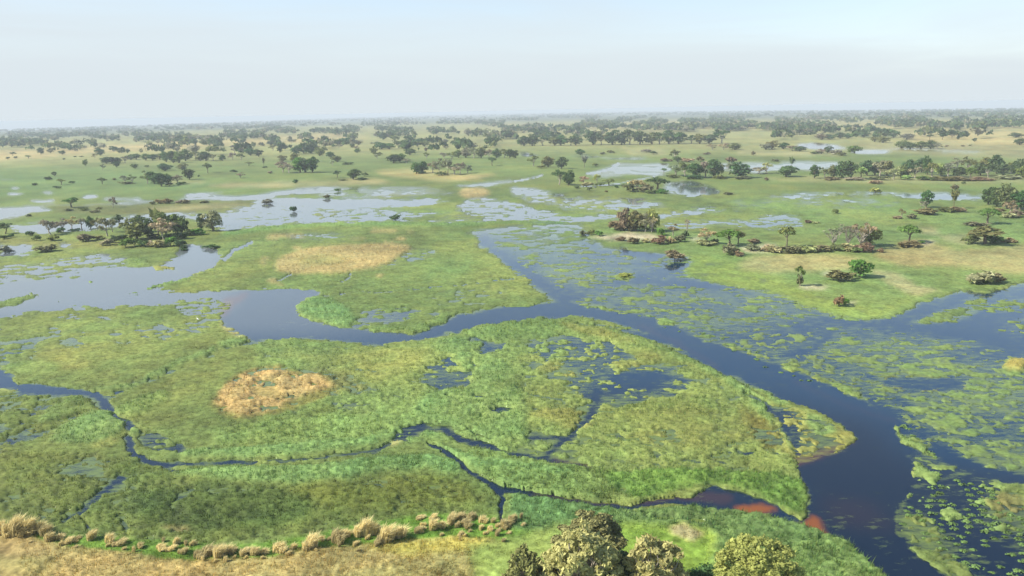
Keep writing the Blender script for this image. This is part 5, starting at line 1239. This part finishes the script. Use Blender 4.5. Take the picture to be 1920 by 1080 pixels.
# ------------------------------------------------------------------ tan grass tussocks along the near bank
def tussock_shape(seed, n=800):
    rg = np.random.default_rng(seed)
    m = rg.integers(3, 6)                                           # a few tufts grown together
    cx, cy, ch = rg.normal(0, .22, m), rg.normal(0, .16, m), rg.uniform(.6, 1.0, m)
    k = rg.integers(0, m, n)
    a = rg.uniform(0, 2 * PI, n); q = .17 * np.sqrt(rg.random(n))
    bx_, by_ = cx[k] + q * np.cos(a), cy[k] + q * np.sin(a)
    la = a + rg.normal(0, .6, n)
    lean = rg.uniform(.02, .26, n) * (.5 + 3 * q)
    h = rg.uniform(.5, 1.05, n) * ch[k]
    dx, dy = lean * np.cos(la) + .20 * h, lean * np.sin(la) + .03   # bent over by the wind, all one way
    t = rg.uniform(0, PI, n); w = rg.uniform(.008, .02, n)
    hx_, hy_ = np.cos(t) * w, np.sin(t) * w
    V = np.empty((n, 5, 3))
    V[:, 0] = np.stack([bx_ - hx_, by_ - hy_, 0 * h - .05], -1); V[:, 1] = np.stack([bx_ + hx_, by_ + hy_, 0 * h - .05], -1)
    V[:, 2] = np.stack([bx_ + hx_ + dx * .3, by_ + hy_ + dy * .3, h * .66], -1); V[:, 3] = np.stack([bx_ - hx_ + dx * .3, by_ - hy_ + dy * .3, h * .66], -1)
    V[:, 4] = np.stack([bx_ + dx * 1.25, by_ + dy, h * (1 - .3 * rg.random(n))], -1)
    i = np.arange(n) * 5
    return mesh_np('tussock_blades', V.reshape(-1, 3), [np.stack([i, i + 1, i + 2, i + 3], -1), np.stack([i + 3, i + 2, i + 4], -1)], [M_STRAW])
M_STRAW = leaf_material('straw_blades', False, .35, .6, 1.35)
TUS = [tussock_shape(s_) for s_ in range(40, 46)]
tuss = [(12, 1002, 34, 34), (30, 1004, 40, 40), (48, 1003, 42, 44), (66, 1004, 40, 40), (40, 1010, 24, 50), (84, 1006, 34, 30), (102, 1018, 26, 34), (112, 1010, 14, 20), (127, 1023, 20, 22), (142, 1012, 12, 24), (168, 1015, 22, 26), (205, 1022, 22, 24), (226, 1024, 22, 28), (262, 1030, 14, 18),
        (300, 1033, 12, 28), (322, 1034, 14, 22), (345, 1040, 16, 20), (364, 1026, 18, 14), (370, 1050, 22, 20), (395, 1046, 30, 40), (418, 1046, 32, 40), (436, 1040, 20, 24), (462, 1042, 22, 30), (486, 1044, 34, 34), (522, 1040, 26, 34), (552, 1034, 18, 16), (583, 1030, 34, 36), (602, 1018, 20, 18),
        (616, 1016, 14, 14), (632, 1022, 32, 36), (650, 1012, 20, 22), (662, 1004, 12, 16), (690, 1008, 38, 40), (706, 1002, 34, 14), (738, 1016, 52, 54), (718, 1022, 20, 28), (726, 1008, 22, 24), (668, 1026, 12, 16), (780, 1002, 24, 22), (792, 996, 16, 14), (784, 975, 14, 24), (812, 976, 16, 18), (820, 996, 34, 34),
        (842, 986, 24, 26), (866, 978, 18, 24), (872, 992, 26, 28), (886, 978, 18, 20), (904, 984, 18, 22), (922, 984, 14, 14), (866, 1010, 18, 14), (882, 1002, 12, 10), (903, 996, 18, 14), (918, 1000, 20, 14), (930, 992, 14, 14), (930, 1008, 20, 14), (950, 990, 26, 24), (960, 984, 20, 18), (966, 985, 20, 12), (942, 1018, 16, 12)]
for _i in range(46):                                   # stray small ones on both sides of the row
    _q = tuss[(_i * 7) % 59]
    tuss.append((_q[0] + trng.uniform(-16, 16), _q[1] + trng.choice((-1, 1, 1)) * trng.uniform(6, 15), trng.uniform(9, 18), trng.uniform(7, 13)))
tuss.sort(key=lambda q: q[0])
for i, (u, v, hp, wp) in enumerate(tuss):
    x, y, r = to_ground(u, v)
    d = y * fw[1] - H * fw[2]
    o = link('grass_tussock', trng.choice(TUS))
    o.location = (x, y, ground_z(x, y) - .15)
    o.rotation_euler = (0, 0, trng.uniform(-.5, .5))
    o.scale = (wp * d / F, wp * d / F, hp * d / F * trng.uniform(.75, 1.2))
    k = trng.uniform(.72, 1.15)
    o.color = (.75 * k, .65 * k, .34 * k, 1)
    part = 'big' if hp > 29 else 'middling' if hp > 18 else 'small'
    where = ('at the left edge of the bank' if u < 130 else 'on the left part of the bank' if u < 420 else 'in the middle of the bank' if u < 680 else 'before the marsh edge' if u < 800 else 'near the mouth of the narrow channel')
    nth = sum(1 for q in tuss[:i] if ('big' if q[2] > 29 else 'middling' if q[2] > 18 else 'small') == part and
              ('at the left edge of the bank' if q[0] < 130 else 'on the left part of the bank' if q[0] < 420 else 'in the middle of the bank' if q[0] < 680 else 'before the marsh edge' if q[0] < 800 else 'near the mouth of the narrow channel') == where)
    tag(o, '%s from left %s tan grass tussock %s' % (ORD[nth], part, where), 'grass tussock', 'tan tussocks along the near bank')

# ------------------------------------------------------------------ a white wading bird in the flooded grass
def bird(u, v):
    x, y, r = to_ground(u, v)
    root = bpy.data.objects.new('white_bird', None)
    COL.objects.link(root)
    root.location = (x, y, ground_z(x, y)); root.rotation_euler = (0, 0, 2.6)
    tag(root, 'white wading bird standing alone in the flooded grass', 'bird')
    def solid(nm, rgb_):
        m, n, l = new_mat(nm)
        p = n.new('ShaderNodeBsdfPrincipled'); p.inputs['Base Color'].default_value = (*rgb_, 1); p.inputs['Roughness'].default_value = .7
        o_ = n.new('ShaderNodeOutputMaterial'); l.new(p.outputs[0], o_.inputs['Surface'])
        return m
    wm_, dm_ = solid('white_feathers', (.8, .8, .78)), solid('dark_bill_and_legs', (.06, .05, .04))
    def loft(path, rad, sides=8):
        V, Fc = [], []
        for i, p in enumerate(path):
            p = Vector(p); d_ = (Vector(path[min(i + 1, len(path) - 1)]) - Vector(path[max(i - 1, 0)])).normalized()
            a_ = d_.cross(Vector((0, 1, 0))).normalized(); b_ = d_.cross(a_)
            for k in range(sides):
                t = 2 * PI * k / sides
                V.append(tuple(p + (a_ * math.cos(t) + b_ * math.sin(t)) * rad[i]))
        for i in range(len(path) - 1):
            for k in range(sides):
                Fc.append((i * sides + k, i * sides + (k + 1) % sides, (i + 1) * sides + (k + 1) % sides, (i + 1) * sides + k))
        return np.array(V), np.array(Fc)
    V, Fc = loft([(-.48, 0, .42), (-.32, 0, .50), (-.12, 0, .58), (.06, 0, .62), (.16, 0, .68), (.20, 0, .80), (.16, 0, .92), (.22, 0, 1.0), (.30, 0, 1.0)], [.01, .08, .14, .13, .06, .035, .03, .045, .01])
    link('body', mesh_np('bird_body', V, [Fc], [wm_], None, True), root)
    V, Fc = loft([(.28, 0, 1.0), (.42, 0, .97)], [.02, .004], 5)
    link('bill', mesh_np('bird_bill', V, [Fc], [dm_]), root)
    for sgn in (-1, 1):
        V, Fc = loft([(.0, .05 * sgn, .52), (.03, .05 * sgn, .28), (.0, .05 * sgn, -.05)], [.02, .014, .012], 5)
        link('leg', mesh_np('bird_leg', V, [Fc], [dm_]), root)
bird(371, 604)
# ------------------------------------------------------------------ air
def haze_box():
    x, b, t = 31500.0, -560.0, H + 0.8
    V = [(-x, -x, b), (x, -x, b), (x, x, b), (-x, x, b), (-x, -x, t), (x, -x, t), (x, x, t), (-x, x, t)]
    Fc = [[(0, 3, 2, 1), (4, 5, 6, 7), (0, 1, 5, 4), (1, 2, 6, 5), (2, 3, 7, 6), (3, 0, 4, 7)]]
    m, n, l = new_mat('thin_haze')
    v = n.new('ShaderNodeVolumePrincipled')
    v.inputs['Color'].default_value = (.84, .93, .985, 1)
    v.inputs['Density'].default_value = 0.0002
    v.inputs['Anisotropy'].default_value = 0.0
    o = n.new('ShaderNodeOutputMaterial')
    l.new(v.outputs[0], o.inputs['Volume'])
    tag(link('haze', mesh_np('haze', V, Fc, [m])), 'pale blue haze over the far plain', 'haze', kind='stuff')
haze_box()
